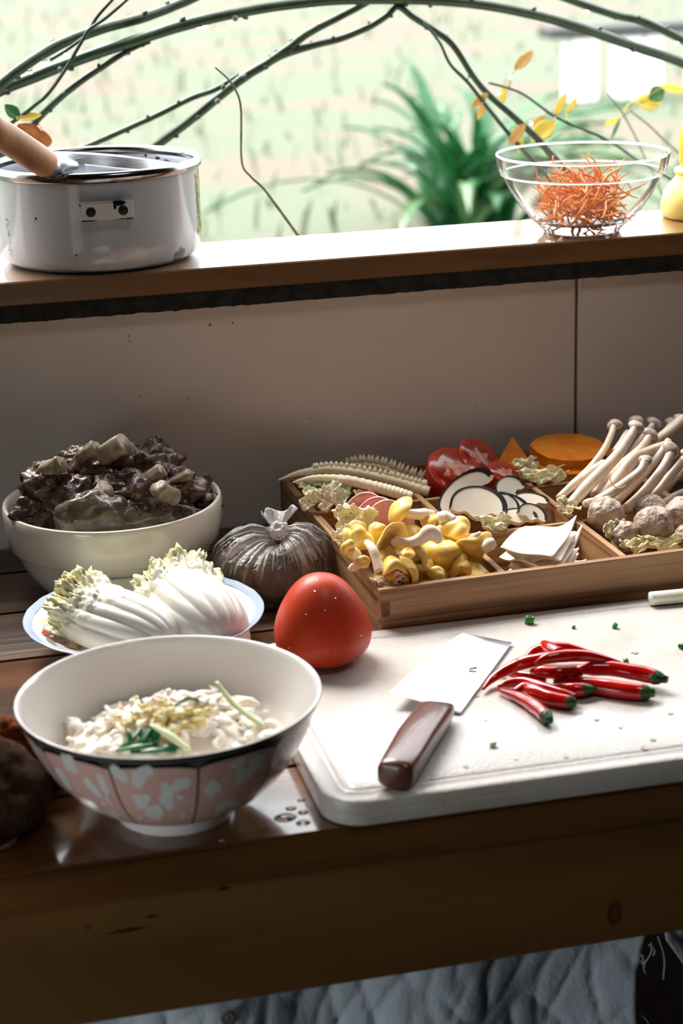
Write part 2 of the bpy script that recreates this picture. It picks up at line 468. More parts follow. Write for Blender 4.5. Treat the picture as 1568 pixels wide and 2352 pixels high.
mo('panel', box(JX + .0016, X1, YB, YB + .1, ZF, .242, .0015), WALL, wb, smooth=False)
mo('joint_backing', box(JX - .004, JX + .004, YB + .012, YB + .03, ZF, .242), GAP, wb, smooth=False)
mo('upper_panel', box(X0, X1, YB, YB + .1, OPEN_Z1, ZC), WALL, wb, smooth=False)
mo('side_panel', box(X0, OPEN_X0, YB, YB + .1, .272, OPEN_Z1), WALL, wb, smooth=False)
mo('side_panel', box(OPEN_X1, X1, YB, YB + .1, .272, OPEN_Z1), WALL, wb, smooth=False)
struct(mo('trim_1', box(X0, X1, 1.8375, 1.979, .2485, .272, .0015), SILL, smooth=False))
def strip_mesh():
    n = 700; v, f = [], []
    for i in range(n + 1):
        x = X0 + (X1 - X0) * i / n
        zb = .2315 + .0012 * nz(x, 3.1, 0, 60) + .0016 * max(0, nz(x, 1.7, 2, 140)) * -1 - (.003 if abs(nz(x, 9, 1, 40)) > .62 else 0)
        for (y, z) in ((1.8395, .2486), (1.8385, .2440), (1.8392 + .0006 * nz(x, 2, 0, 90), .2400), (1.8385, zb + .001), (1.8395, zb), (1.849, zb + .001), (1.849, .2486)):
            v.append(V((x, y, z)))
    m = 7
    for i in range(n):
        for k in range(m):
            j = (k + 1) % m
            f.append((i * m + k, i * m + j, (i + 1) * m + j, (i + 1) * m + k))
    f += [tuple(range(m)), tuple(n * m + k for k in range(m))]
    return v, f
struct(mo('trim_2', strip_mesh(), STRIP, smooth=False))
struct(mo('wall_right', box(X1, X1 + .08, YF, YB + .1, ZF, ZC), DARKWALL, smooth=False))
wl = struct(thing('wall_left', None, None))      # a small side window stands open in this wall
for q in ((1.05, YB + .1, ZF, ZC), (YF, .45, ZF, ZC), (.45, 1.05, .22, ZC), (.45, 1.05, ZF, -.5)):
    mo('panel', box(X0 - .08, X0, *q), DARKWALL, wl, smooth=False)
struct(mo('wall_front', box(X0, X1, YF - .08, YF, ZF, ZC), DARKWALL, smooth=False))

# ------------------------------------------------------------------ outside
GZ = -0.95
gm = pm('meadow', S(92, 99, 84), .95, S(106, 95, 86), .9, ramp=(.48, .66), spec=.1)
struct(mo('ground', grid(60, 60, lambda u, v: ((u - .5) * 160, -40 + v * 160, GZ + .05 * nz(u * 40, v * 40))), gm))
def grass_stuff():
    v, f = [], []
    r = random.Random(3)
    for i in range(1800):
        y = 5.5 + 30 * r.random() ** 1.6
        x = .23 * y + (r.random() - .5) * (.8 * y + 1.5)
        h = .06 + .16 * r.random(); a = r.random() * pi; wd = .008 + .012 * r.random()
        lx, ly = (r.random() - .5) * .16, (r.random() - .5) * .16
        k = len(v)
        v += [V((x - wd * cos(a), y - wd * sin(a), GZ - .05)), V((x + wd * cos(a), y + wd * sin(a), GZ - .05)), V((x + lx * .4 + wd * .7 * cos(a), y + ly * .4, GZ + h * .6)), V((x + lx, y + ly, GZ + h))]
        f += [(k, k + 1, k + 2), (k, k + 2, k + 3)]
    return v, f
tag(mo('meadow_grass', grass_stuff(), GRASSM, fix=False), 'blurred pale green meadow grass beyond the window', 'grass', kind='stuff')

def strap(L, wd, arch, lean):
    def fn(u, v):
        s = v * L
        return ((u - .5) * wd * (sin(pi * min(v * .9 + .12, 1)) ** .7), lean * s + arch * v * v * L, sqrt(max(.02, 1 - (lean) ** 2)) * s - arch * .8 * v ** 3 * L - .25 * abs(u - .5) * wd * -1)
    return slab(2, 9, fn, .004)
bp_ = P(1085, 545, GZ)
bush = thing('strap_leaf_bush', 'dark green bush of long strap leaves in the meadow behind the glass bowl', 'bush', (bp_.x, bp_.y, GZ))
STR = [mesh('leaf', strap(.85, .085, .5, .35), BUSHM), mesh('leaf', strap(.95, .075, .35, .15), BUSHM), mesh('leaf', strap(.9, .085, .7, .45), BUSHM2), mesh('leaf', strap(.7, .085, .45, .5), BUSHM)]
rb = random.Random(5)
for i in range(78):
    o = ob('leaf', STR[[0, 1, 3, 0, 1, 2][i % 6]], bush, loc=((rb.random() - .5) * .35, (rb.random() - .5) * .35, -.03), rot=((rb.random() - .5) * .35, (rb.random() - .5) * .25, rb.random() * 2 * pi))
    s = .75 + .4 * rb.random(); o.scale = (s, s, s)

bx = A(1250, 62, 13.6)
bench = thing('garden_bench', 'far blurred garden bench with dark seat plank and white block legs', 'bench', (bx.x, 13.6, GZ))
zt_ = A(1330, 78, 13.6).z - GZ
def bxp(px): return A(px, 100, 13.6).x - bx.x
mo('seat_plank', box(0, bxp(1650), -.16, .16, zt_ - .02, zt_ + .06, .01), DARKP, bench, smooth=False)
for a, b in ((1302, 1360), (1415, 1464), (1470, 1508), (1590, 1640)):
    mo('block_leg', box(bxp(a), bxp(b), -.12, .12, -.03, zt_ - .02, .01), WHITEP, bench, smooth=False)

# rose canes that arch outside the window
def cane(name, label, pts, rad, mat=CANE, tail=None, head=None, bud=True, n=7, seed=0, cat='cane'):
    w_ = [A(px, py, y) for px, py, y in pts]
    def run_on(a, b, goal):
        "carry the stem on beyond a the way it already goes, then bend it to the soil"
        d = (a - b).normalized(); q1 = a + d * .09; q2 = a + d * .22 + V((0, .02, -.05 if goal[2] < 0 else 0))
        g = V(goal)
        return [q1, q2] + ([V((q2.x + d.x * .1, q2.y + .04, g.z * .45)), V((q2.x + d.x * .12, q2.y + .05, g.z))] if g.z < 0 else [])
    if head: w_ = list(reversed(run_on(w_[0], w_[1], head[0]))) + w_
    if tail: w_ = w_ + run_on(w_[-1], w_[-2], tail[-1])
    o = w_[0].copy()
    path = [p - o for p in smoothpath(w_, n)]
    r_ = random.Random(seed + 40)
    rr = lerp_list(rad, len(path))
    parts = [tube(path, rr, 8, fn=lambda t, a: 1 + .1 * noise.noise(V((t * 30, a, seed))))]
    root = mo(name, join(*parts), mat, loc=o)
    tag(root, label, cat)
    if bud:
        i = r_.randrange(3, 6)
        while i < len(path) - 2:
            t = (path[i + 1] - path[i]).normalized(); d = V((r_.uniform(-1, 1), r_.uniform(-.6, .6), r_.uniform(-1, 1))); d = (d - t * d.dot(t)).normalized()
            b = blob(rr[i] * .55, rr[i] * .55, rr[i] * .9, .1, 1, i, 8, 5)
            mo('bud', xf(b, frame(path[i] + d * rr[i] * .85, d * .7 + t * .6)), mat, root)
            i += r_.randrange(5, 10)
    return root
def drop(root, px, py, y, r=.0032):
    p = A(px, py, y) - root.location
    prof = [(0, .9), (.55, .75), (.95, .2), (.9, -.4), (.5, -.85), (0, -1)]
    mo('water_drop', xf(lathe([(a * r, b * r) for a, b in prof], 12), Matrix.Translation(p)), WATER, root)
G = GZ
c1 = cane('rose_cane', 'upper thick green cane rising from the left edge to the top', [(-60, 262, 2.15), (0, 196, 2.15), (60, 148, 2.16), (140, 100, 2.18), (235, 66, 2.2), (330, 40, 2.22), (400, 14, 2.24), (500, -30, 2.26)], [.0055, .006, .006, .006, .0055, .005],
          head=[(-.25, 2.1, G), (-.12, 2.1, 0), (.02, 2.12, .3)], tail=[(.75, 2.4, .55), (1.0, 2.5, .4)], seed=1)
c2 = cane('rose_cane', 'long thick green cane arching across the whole top of the window', [(-60, 240, 2.2), (0, 208, 2.2), (80, 176, 2.2), (170, 140, 2.2), (290, 100, 2.2), (420, 58, 2.2), (560, 26, 2.21), (700, 6, 2.22), (840, -2, 2.24), (1050, 4, 2.26), (1220, 32, 2.28), (1340, 66, 2.3), (1450, 104, 2.32), (1568, 144, 2.34), (1680, 200, 2.36)],
          [.006, .0062, .0064, .0066, .0068, .0066, .0064, .006, .006, .0062, .0064, .0064, .006, .0055], head=[(-.2, 2.25, G), (-.1, 2.22, 0), (.03, 2.2, .32)], tail=[(1.3, 2.4, .1), (1.45, 2.4, G)], seed=2)
c3 = cane('rose_cane', 'green side cane dropping behind the wooden handle on the left', [(70, 292, 2.2), (110, 250, 2.2), (165, 202, 2.2), (240, 150, 2.2), (300, 114, 2.2), (345, 96, 2.2)], [.0035, .004, .0042, .0042, .0036, .002], head=[(.05, 2.25, G), (.11, 2.22, .2)], seed=3)
c4 = cane('rose_cane', 'straight green cane rising behind the enamel pot to the top centre', [(365, 330, 2.25), (430, 282, 2.25), (500, 225, 2.25), (560, 178, 2.25), (612, 146, 2.25), (660, 112, 2.25), (710, 75, 2.25), (784, 36, 2.25), (850, 0, 2.25), (920, -50, 2.25)], [.0048, .005, .0052, .0055, .0055, .005, .0045, .004, .0035],
          head=[(.2, 2.3, G), (.24, 2.28, 0), (.27, 2.25, .27)], tail=[(.62, 2.3, .58)], seed=4)
c5 = cane('rose_cane', 'thin green cane joining the straight cane above the enamel pot', [(215, 330, 2.27), (300, 292, 2.27), (370, 260, 2.27), (440, 225, 2.27), (495, 205, 2.26), (550, 172, 2.255)], [.003, .0034, .0036, .0036, .0036, .003], head=[(.12, 2.3, G), (.16, 2.28, .2)], seed=5)
c6 = cane('rose_cane', 'bent green cane peaking at top centre then falling towards the glass bowl', [(605, 150, 2.25), (650, 126, 2.25), (715, 105, 2.25), (784, 88, 2.25), (850, 60, 2.25), (888, 36, 2.25), (913, 15, 2.25), (950, 40, 2.25), (1000, 72, 2.25), (1040, 104, 2.25), (1090, 180, 2.25), (1130, 225, 2.25), (1180, 268, 2.25), (1230, 315, 2.25), (1275, 365, 2.25)],
          [.0045, .0045, .0042, .004, .004, .004, .004, .0038, .004, .0042, .0045, .0042, .004, .0038], tail=[(.82, 2.26, .15), (.85, 2.28, G)], seed=6)
c7 = cane('rose_twig', 'slim twig hanging beside the bent cane left of the glass bowl', [(972, 52, 2.23), (990, 72, 2.23), (1012, 102, 2.23), (1034, 148, 2.23), (1075, 190, 2.23), (1110, 235, 2.23), (1150, 285, 2.23), (1190, 333, 2.23)], [.0014, .0016, .0022, .0026, .0028, .0026, .0024], tail=[(.78, 2.25, .1), (.8, 2.25, G)], seed=7, cat='twig')
c8 = cane('rose_cane', 'green cane crossing the top right corner of the window', [(1220, -40, 2.4), (1300, -4, 2.4), (1410, 34, 2.4), (1480, 50, 2.4), (1568, 92, 2.4), (1680, 150, 2.4)], [.0052, .0052, .0054, .0054, .005], head=[(.6, 2.4, .58)], tail=[(1.4, 2.45, .1), (1.5, 2.45, G)], seed=8)
c9 = cane('rose_twig', 'thin dark twig crossing the two thick canes at upper left', [(70, 250, 2.12), (108, 218, 2.12), (150, 160, 2.12), (185, 100, 2.12), (205, 68, 2.12), (245, 40, 2.12), (300, -8, 2.12)], [.0022, .0022, .0022, .002, .002, .0016], head=[(.07, 2.12, G), (.1, 2.12, .15)], seed=9, bud=False, cat='twig')
c10 = cane('rose_twig', 'short twig forking to the top edge at upper left', [(115, 138, 2.125), (160, 110, 2.125), (200, 78, 2.125), (222, 40, 2.125), (262, -5, 2.125)], [.0018, .0018, .002, .0016], seed=10, bud=False, cat='twig')
c11 = cane('dry_twig', 'thin pale dead twig hanging in the middle of the window', [(494, 155, 2.05), (520, 178, 2.05), (540, 205, 2.05), (553, 250, 2.05), (555, 370, 2.05), (575, 405, 2.05), (604, 432, 2.05), (640, 480, 2.05), (684, 541, 2.05)], [.0009, .0011, .0012, .0012, .0016, .0018, .0018, .0016], mat=TWIG, tail=[(.44, 2.04, .2), (.45, 2.05, -.3)], seed=11, bud=False, cat='twig')
c12 = cane('rose_twig', 'thin leafy twig reaching to the glass bowl from the bent cane', [(1122, 190, 2.28), (1175, 205, 2.28), (1210, 222, 2.28), (1268, 264, 2.28), (1310, 285, 2.28), (1395, 322, 2.28), (1470, 372, 2.28)], [.0014, .0016, .0018, .002, .002, .002], tail=[(.98, 2.3, .1), (1.0, 2.3, G)], seed=12, bud=False, cat='twig')
c13 = cane('rose_twig', 'thin grey twig with yellow leaves at the right edge', [(1395, 215, 2.5), (1428, 258, 2.5), (1462, 320, 2.5), (1475, 350, 2.5)], [.001, .0013, .0015, .0015], mat=TWIG, tail=[(1.05, 2.5, .1), (1.06, 2.5, G)], seed=13, bud=False, cat='twig')
c14 = cane('rose_twig', 'thin grey twig slanting down to the yellow jar', [(1448, 255, 2.52), (1490, 288, 2.52), (1525, 322, 2.52), (1560, 352, 2.52)], [.0012, .0014, .0016], mat=TWIG, tail=[(1.3, 2.52, .2), (1.35, 2.52, G)], seed=14, bud=False, cat='twig')
for c_, px, py, y in ((c1, 70, 164, 2.15), (c1, 105, 141, 2.16), (c1, 153, 122, 2.18), (c2, 138, 160, 2.19), (c2, 225, 129, 2.2), (c2, 270, 113, 2.2), (c2, 292, 109, 2.2), (c2, 457, 62, 2.2), (c2, 471, 59, 2.2), (c2, 540, 42, 2.2), (c2, 714, 15, 2.22), (c2, 988, 11, 2.25), (c3, 293, 132, 2.2), (c4, 500, 232, 2.24), (c2, 1228, 38, 2.28), (c8, 1350, 22, 2.4), (c8, 1553, 96, 2.4)):
    drop(c_, px, py, y, .0036)
def leaf_vf(L, wd, curl=.2, cup=.25, nu=6, nv=10):
    def fn(u, v):
        h = wd * sin(pi * min(1, v * .97 + .03)) ** .8 * (1 - .25 * v); q = u - .5
        return (q * h, v * L, curl * L * v * v + cup * h * abs(q) * 1.3 + .01 * L * sin(14 * v) * abs(q))
    return slab(nu, nv, fn, .0004)
def leaf_on(root, p0, p1, y, wd, mat, curl=.15, face=None):
    a, b = A(p0[0], p0[1], y), A(p1[0], p1[1], y + .006)
    d = b - a; L = d.length
    z = V(face) if face else V((-.2, -.75, .6))
    yv = d.normalized(); zv = (z - yv * z.dot(yv)).normalized(); xv = yv.cross(zv)
    m = Matrix(((xv.x, yv.x, zv.x, a.x - root.location.x), (xv.y, yv.y, zv.y, a.y - root.location.y), (xv.z, yv.z, zv.z, a.z - root.location.z), (0, 0, 0, 1)))
    q0 = a - root.location
    near = min((v_.co for v_ in root.data.vertices), key=lambda c_: (c_ - q0).length)
    mid = near.lerp(q0, .5) + V((0, 0, .003))
    mo('leaf', join(xf(leaf_vf(L, wd, curl), m), tube(smoothpath([near, mid, q0 + yv * L * .03], 4), [.0010, .0007, .0005], 6)), mat, root)
leaf_on(c9, (45, 272), (10, 242), 2.12, .016, LEAFG); leaf_on(c9, (42, 274), (95, 268), 2.115, .012, LEAFY)
leaf_on(c3, (98, 300), (92, 345), 2.18, .026, LEAFB, .05, (0, -1, .1)); leaf_on(c3, (40, 288), (104, 332), 2.17, .026, LEAFB, .05, (0, -1, .1))
leaf_on(c12, (1182, 160), (1224, 120), 2.28, .016, LEAFO); leaf_on(c12, (1158, 200), (1152, 240), 2.28, .010, LEAFY)
leaf_on(c7, (1120, 215), (1082, 252), 2.23, .013, LEAFO); leaf_on(c7, (1112, 238), (1098, 275), 2.24, .010, LEAFO)
leaf_on(c12, (1275, 265), (1302, 215), 2.28, .012, LEAFY); leaf_on(c12, (1300, 262), (1326, 224), 2.29, .008, LEAFY)
leaf_on(c12, (1275, 280), (1218, 328), 2.27, .028, LEAFY, .1); leaf_on(c7, (1205, 285), (1170, 335), 2.22, .016, LEAFO)
leaf_on(c12, (1250, 268), (1225, 292), 2.28, .014, LEAFO); leaf_on(c7, (1190, 300), (1192, 350), 2.23, .012, LEAFY)
leaf_on(c13, (1460, 232), (1516, 240), 2.5, .026, LEAFY, .05, (0, -1, .3)); leaf_on(c13, (1490, 228), (1524, 202), 2.5, .026, LEAFG, .05, (0, -1, .2)); leaf_on(c13, (1518, 200), (1570, 216), 2.5, .018, LEAFY, .2)
leaf_on(c13, (1420, 272), (1386, 294), 2.5, .011, LEAFY); leaf_on(c14, (1424, 272), (1404, 320), 2.52, .006, LEAFG)
for px, py in ((1172, 176), (1145, 212), (1219, 282)):
    drop(c12, px, py, 2.27, .003)

# ================================================================== table
ty0, ty1 = 1.163, 1.842
tb = thing('kitchen_table', 'long brown wooden table with glossy front plank under all the food', 'table', (0, 0, 0))
seam = P(0, 1520, 0).y
TX0, TX1 = -.44, 1.6
tsp = spots(pm('table_varnish_front', S(112, 74, 38), .2, S(80, 50, 24), 26, st=(.08, 1, 1), bump=.1, bs=90, coat=.6), [(P(640, 1905, 0).x, P(640, 1905, 0).y, 0, .02, .006, .01)], S(40, 34, 32), .8)
cuts = [ty0, 1.272, seam, seam + .115, seam + .225, ty1]
for i, (a, b) in enumerate(zip(cuts, cuts[1:])):
    mo('plank', box(TX0, TX1, a + .0006, b - .0006, -.032, 0, .0022 if i else .003, 2), tsp if i == 0 else (TABLE if i == 1 else TABLEOLD), tb, smooth=False)
kn = A(1411, 2098, 1.167)
k2, k3, k4 = A(203, 2129, 1.167), A(350, 2104, 1.167), A(514, 2040, 1.167)
apm = spots(APRON, [(kn.x, 1.167, kn.z, .0075, .02, .0125), (k2.x, 1.167, k2.z, .0022, .02, .002), (k3.x, 1.167, k3.z, .006, .02, .0016), (k4.x, 1.167, k4.z, .006, .02, .002), (k3.x - .018, 1.167, k3.z - .008, .02, .02, .0016)], S(36, 20, 12), .5)
spots(apm, [(kn.x, 1.167, kn.z, .0042, .02, .0085)], S(86, 46, 24), .4)
mo('apron', box(TX0 + .03, TX1 - .03, 1.1665, 1.188, -.1265, -.0325, .002), apm, tb, smooth=False)
mo('apron', box(TX0 + .03, TX1 - .03, 1.81, 1.83, -.1265, -.0325, .002), APRON, tb, smooth=False)
for lx in (TX0 + .04, TX1 - .11):
    for ly in (1.19, 1.74):
        mo('leg', box(lx, lx + .07, ly, ly + .07, ZF, -.033, .003), APRON, tb, smooth=False)

# cloth hung under the table
def cloth(x0, x1, seed, z0=-.09, z1=-.62):
    def fn(u, v):
        x = x0 + (x1 - x0) * u; z = z0 + (z1 - z0) * v
        y = 1.215 + .010 * sin(x * 34 + 2.2 * nz(z * 3, seed)) + .005 * nz(x * 10, z * 6, seed) + .0038 * (1 - abs(nz(x * 26 + z * 12, z * 8 - x * 7, seed + 3))) ** 9 + .0030 * (1 - abs(nz(x * 40 - z * 15, z * 12, seed + 5))) ** 10
        return (x + .008 * nz(z * 12, u * 3, seed) * u + .02 * v * u * (1 if seed else -1), y, z)
    return slab(280, 150, fn, .0012)
e0 = A(1480, 2160, 1.215).x
cl = mo('hanging_cloth', cloth(-.38, e0, 0), CLOTH)
tag(cl, 'wide pale grey crinkled cloth hanging under the table apron', 'cloth')
mo('eyelet', lathe([(.0028, 0), (.0045, .0008), (.006, 0), (.0045, -.0008), (.0028, 0)], 20), pm('eyelet_metal', S(90, 86, 82), .4), cl, loc=A(524, 2338, 1.2), rot=(radians(90), 0, 0))
cl2 = mo('hanging_cloth', ((lambda q: [V((p.x + max(0, -.156 - p.z) * .65 * max(0, 1 - (p.x - e0) / .3), p.y, p.z)) for p in q[0]])(cloth(e0 + .013, e0 + .5, 7)), cloth(e0 + .013, e0 + .5, 7)[1]), CLOTH)
tag(cl2, 'second frayed cloth strip under the table at bottom right', 'cloth')
rt = random.Random(4)
for c_, ex, sgn, n in ((cl, e0, 1, 9),):
    vf = []
    for i in range(n):
        z = -.160 - .12 * rt.random() ** 1.3; L = .003 + .007 * rt.random()
        p = V((ex - .004 * sgn, 1.213, z))
        vf.append(tube(smoothpath([p, p + V((sgn * L * .4, -.002, -.2 * L)), p + V((sgn * L * .6 + rt.uniform(-.003, .003), -.002, -L)), p + V((sgn * L * .5, -.003, -1.6 * L))], 4), .0004, 4))
    q = mo('frayed_threads', join(*vf), CLOTH, c_); q['kind'] = 'stuff'
vf = []
for px, py, qx, qy in ((1510, 2150, 1523, 2250), (1495, 2165, 1478, 2215), (1490, 2170, 1500, 2195)):
    a, b = A(px, py, 1.208), A(qx, qy, 1.208)
    vf.append(tube(smoothpath([a, a.lerp(b, .5) + V((.003, 0, 0)), b], 5), .0006, 5))
mo('loose_thread', join(*vf), CLOTH, cl)

# ================================================================== things on the sill
# enamel pot
PX, PY, PZ, PRr = .2012, 1.9395, .272, .1040
pot = thing('enamel_pot', 'white chipped enamel pot standing at the left end of the sill', 'pot', (PX, PY, PZ))
prof = [(0, .0), (.085, 0), (.093, .0015), (.0995, .006), (.1022, .013), (.1036, .03), (.1036, .09), (.1042, .0955), (.1022, .0965), (.1008, .094), (.0990, .085), (.0998, .08), (.1004, .03), (.097, .01), (.09, .004), (0, .004)]
ax = lambda px, py, r, y0: None
def pot_angle(px, rad=.1036, z=.37):
    best = None
    for i in range(720):
        a = -pi + pi * i / 720
        p = V((PX + rad * cos(a), PY + rad * sin(a), z)) - CO
        x = 784 + F * p.dot(CR) / p.dot(CW)
        if best is None or abs(x - px) < best[0]: best = (abs(x - px), a)
    return best[1]
def onpot(a, r, z): return (r * cos(a), r * sin(a), z)
chips = []
ab = pot_angle(418, z=.28)
q = onpot(ab, .101, .009); chips.append((*q, .010, .010, .008))
for a_, z_, rx, rz in ((1.30, .088, .013, .003), (1.62, .088, .006, .002), (1.75, .0875, .008, .003), (.62, .083, .004, .006), (.75, .088, .003, .002), (.55, .080, .004, .005), (.9, .089, .002, .002), (1.5, .0955, .03, .0012)):
    q = onpot(a_, .099, z_); chips.append((*q, rx, .012, rz))
for a_, z_ in ((-2.3, .055), (-1.9, .02)):
    q = onpot(a_, .1036, z_); chips.append((*q, .0012, .0012, .0012))
spots(ENAMEL, chips, S(22, 22, 24), .15, 180, .008)
mo('body', lathe(prof, 96), ENAMEL, pot, sharp=50)
mo('rim', lathe([(.1032 + .0040 * cos(a), .0944 + .0056 * sin(a)) for a in [2 * pi * i / 12 for i in range(13)]], 96), STEEL, pot)
a = pot_angle(245, z=.33)
hz = A(245, 482, PY + .1036 * sin(a)).z - PZ
brk = join(box(-.026, .026, -.004, .004, -.009, .009, .0015, 2))
bm_ = Matrix.Translation(onpot(a, .1085, hz)) @ Matrix.Rotation(a + pi / 2, 4, 'Z')
en2 = pm('white_enamel_bracket', S(222, 222, 220), .2, coat=.4)
spots(en2, [(.012, -.004, .008, .007, .01, .004), (.008, -.004, .005, .002, .01, .005), (-.02, -.004, -.009, .012, .01, .0015), (.02, -.004, -.009, .014, .01, .0015), (-.026, -.004, .008, .002, .01, .003)], S(22, 22, 24), .3, 400, .004)
br = mo('handle_bracket', brk, en2, pot, smooth=False); br.matrix_local = bm_
for k in (-.0155, .0155):
    h = mo('bolt_hole', lathe([(0, .0006), (.0042, .0006), (.0048, 0), (.0042, -.001), (0, -.001)], 20), HOLE_DARK, br, loc=(k, -.0042, 0), rot=(radians(90), 0, 0))  # solid dark disc, the shade inside the hole is put into its colour
def curved_patch(a0, a1, z0, z1, r, nu=16, nv=6):
    return grid(nu, nv, lambda u, v: onpot(a0 + (a1 - a0) * u, r, z0 + (z1 - z0) * v))
lab = pm('pot_picture', S(206, 204, 120), .2, S(120, 128, 60), 160, ramp=(.4, .6))
spots(lab, [(*onpot(-.36 + .012 * k, .1036, .05 - .006 * k), .005, .006, .006) for k in range(-3, 4)], S(40, 44, 34), .5, 300, .02)
mo('printed_picture', curved_patch(-.41, .4, .024, .084, .10385), lab, pot, sharp=60)
INKM = pm('printed_ink', S(30, 32, 30), .3)
strokes = []
rs = random.Random(8)
def ink(acen, zc, n, seed):
    r_ = random.Random(seed)
    for i in range(n):
        aa = acen + r_.uniform(-.035, .035); zz = zc - .007 * (i // 2) + r_.uniform(-.002, .002)
        da, dz = r_.choice(((.02, .0006), (.008, .003), (.016, .002), (.006, .0045)))
        strokes.append(curved_patch(aa, aa + da, zz, zz + dz, .1040, 4, 1))
ink(-.43, .080, 8, 1); ink(-.37, .052, 12, 2); ink(-2.72, .05, 12, 3)
mo('printed_writing', join(*strokes), INKM, pot)
# aluminium pan with wooden handle, sitting in the pot
pm_c = V((PX + .012, PY + .006, PZ + .044))
pan = thing('small_saucepan', 'aluminium pan with a round wooden handle lying inside the enamel pot', 'pan',
            mw=Matrix.Translation(pm_c) @ Matrix.Rotation(radians(8), 4, 'Y') @ Matrix.Rotation(radians(-2), 4, 'X'))
mo('bowl', lathe([(0, 0), (.055, 0), (.068, .006), (.075, .02), (.079, .050), (.0805, .0512), (.0795, .0522), (.0775, .0505), (.0735, .021), (.066, .0075), (0, .0015)], 72), ALU, pan)
inv = pan.matrix_world.inverted()
h0 = inv @ A(108, 378, 1.842); h1 = inv @ A(-70, 262, 1.76)
hd = (h1 - h0).normalized()
at = inv @ A(172, 381, 1.862)
mo('handle', tube([h0 + hd * x for x in (0, .001, .004, .02, .05, .08, .11, .14, .146)], [.0105, .0128, .0138, .014, .0142, .0142, .014, .013, .009], 24, up=(0, 0, 1)), HANDW, pan)
mo('ferrule', tube(smoothpath([h0 + hd * .001, h0 - hd * .006, at.lerp(h0, .45), at], 4), [.0118, .011, .009, .0055], 16, flat=.85), ALU, pan)
br_ = mo('bracket', box(-.012, .012, -.0012, .0012, -.008, .007, .001, 2), ALU, pan, smooth=False)
br_.matrix_world = Matrix.Translation(A(168, 384, 1.866)) @ Matrix.Rotation(radians(12), 4, 'Z') @ Matrix.Rotation(radians(-8), 4, 'Y')
mo('rivet', lathe([(0, .0016), (.002, .0012), (.003, 0), (0, 0)], 12), STEEL, pan).matrix_world = frame(A(160, 393, 1.862), (-.1, -1, .2))

# glass bowl with orange strands
GX, GY, GB = .7030, 1.8880, .272
gb = thing('glass_bowl', 'clear glass mixing bowl standing on the sill at the right', 'bowl', (GX, GY, GB))
gout = [(0, 0), (.036, 0), (.040, .0015), (.041, .004), (.050, .012), (.064, .026), (.0755, .044), (.0815, .056), (.0830, .0605), (.0868, .0630), (.0878, .066), (.0905, .0800), (.0905, .0818), (.0895, .0826)]
gin = [(.0885, .0818), (.0868, .0785), (.0845, .0640), (.0815, .0600), (.0775, .0520), (.071, .042), (.060, .027), (.047, .0155), (.036, .009), (0, .008)]
mo('glass_body', lathe(gout + gin, 96), GLASS, gb, sharp=40)
mo('glass_rim', lathe([(.0893 + .0013 * cos(a), .0817 + .0013 * sin(a)) for a in [2 * pi * i / 12 for i in range(13)]], 96), REFR, gb)
mo('glass_ledge', lathe([(.0850 + .0010 * cos(a), .0622 + .0009 * sin(a)) for a in [2 * pi * i / 12 for i in range(13)]], 96), REFR, gb)
mo('glass_foot', lathe([(0, .0004), (.035, .0004), (.0392, .002), (.040, .004), (.047, .0112), (.036, .0084), (0, .0074)], 64), REFR, gb)
flut = []
for i in range(14):
    a = 2 * pi * i / 14
    flut.append(xf(blob(.008, .0045, .0016, 0, 1, 0, 12, 8), Matrix.Rotation(a, 4, 'Z') @ Matrix.Translation((.030, 0, .0095)) @ Matrix.Rotation(.5, 4, 'Z')))
mo('petal_relief', join(*flut), REFR, gb)
CM = []
for k in range(9):
    r_ = random.Random(k + 60)
    p, d = V((0, 0, 0)), V((1, 0, 0)); pts = [p.copy()]
    tw_ = V((0, r_.uniform(-.5, .5), r_.uniform(-.3, .3)))
    for j in range(8):
        tw_ = tw_ * .6 + V((0, r_.uniform(-.42, .42), r_.uniform(-.26, .26)))
        d = (d + tw_).normalized(); p = p + d * .0066; pts.append(p.copy())
    c_ = sum(pts, V()) / len(pts)
    CM.append(mesh('orange_strand', tube(smoothpath([q - c_ for q in pts], 3), [.0006, .0009, .0010, .0009, .0011, .0007], 6), CORD, fix=False))
rc = random.Random(21)
n = 0
while n < 170:
    a, rr = rc.random() * 2 * pi, sqrt(rc.random())
    h = rc.random()
    zmax = .018 + .034 * (1 - rr ** 2) + .012 * rr * cos(a - .9)
    z = .0135 + h * zmax
    rlim = min(.054, .026 + .85 * z)
    x, y = rr * rlim * cos(a), rr * rlim * sin(a)
    if sqrt(x * x + y * y) > .020 + .95 * z: continue
    o = ob('orange_strand', CM[n % 9], mw=Matrix.Translation((GX + x, GY + y, GB + z)) @ Matrix.Rotation(rc.random() * 2 * pi, 4, 'Z') @ Matrix.Rotation(rc.uniform(-.5, .5), 4, 'Y') @ Matrix.Rotation(rc.random() * 6, 4, 'X'))
    tag(o, 'thin orange cordyceps strand in the tangle inside the glass bowl', 'food', 'orange strands in the glass bowl'); n += 1
for p0, p1, p2, lb in (((1302, 384, 1.90), (1318, 398, 1.89), (1322, 420, 1.885), 'orange strand sticking up at the top left of the tangle'), ((1422, 388, 1.88), (1390, 410, 1.87), (1362, 470, 1.855), 'long orange strand leaning up at the top right of the tangle'), ((1350, 470, 1.85), (1352, 500, 1.85), (1330, 530, 1.86), 'long orange strand hanging down the front of the tangle')):
    pts = [A(*p0), A(*p1), A(*p2)]; c_ = pts[1].copy()
    tag(mo('orange_strand', tube(smoothpath([q - c_ for q in pts], 6), [.0013, .0016, .0012], 8), CORD, loc=c_), lb, 'food', 'orange strands in the glass bowl')

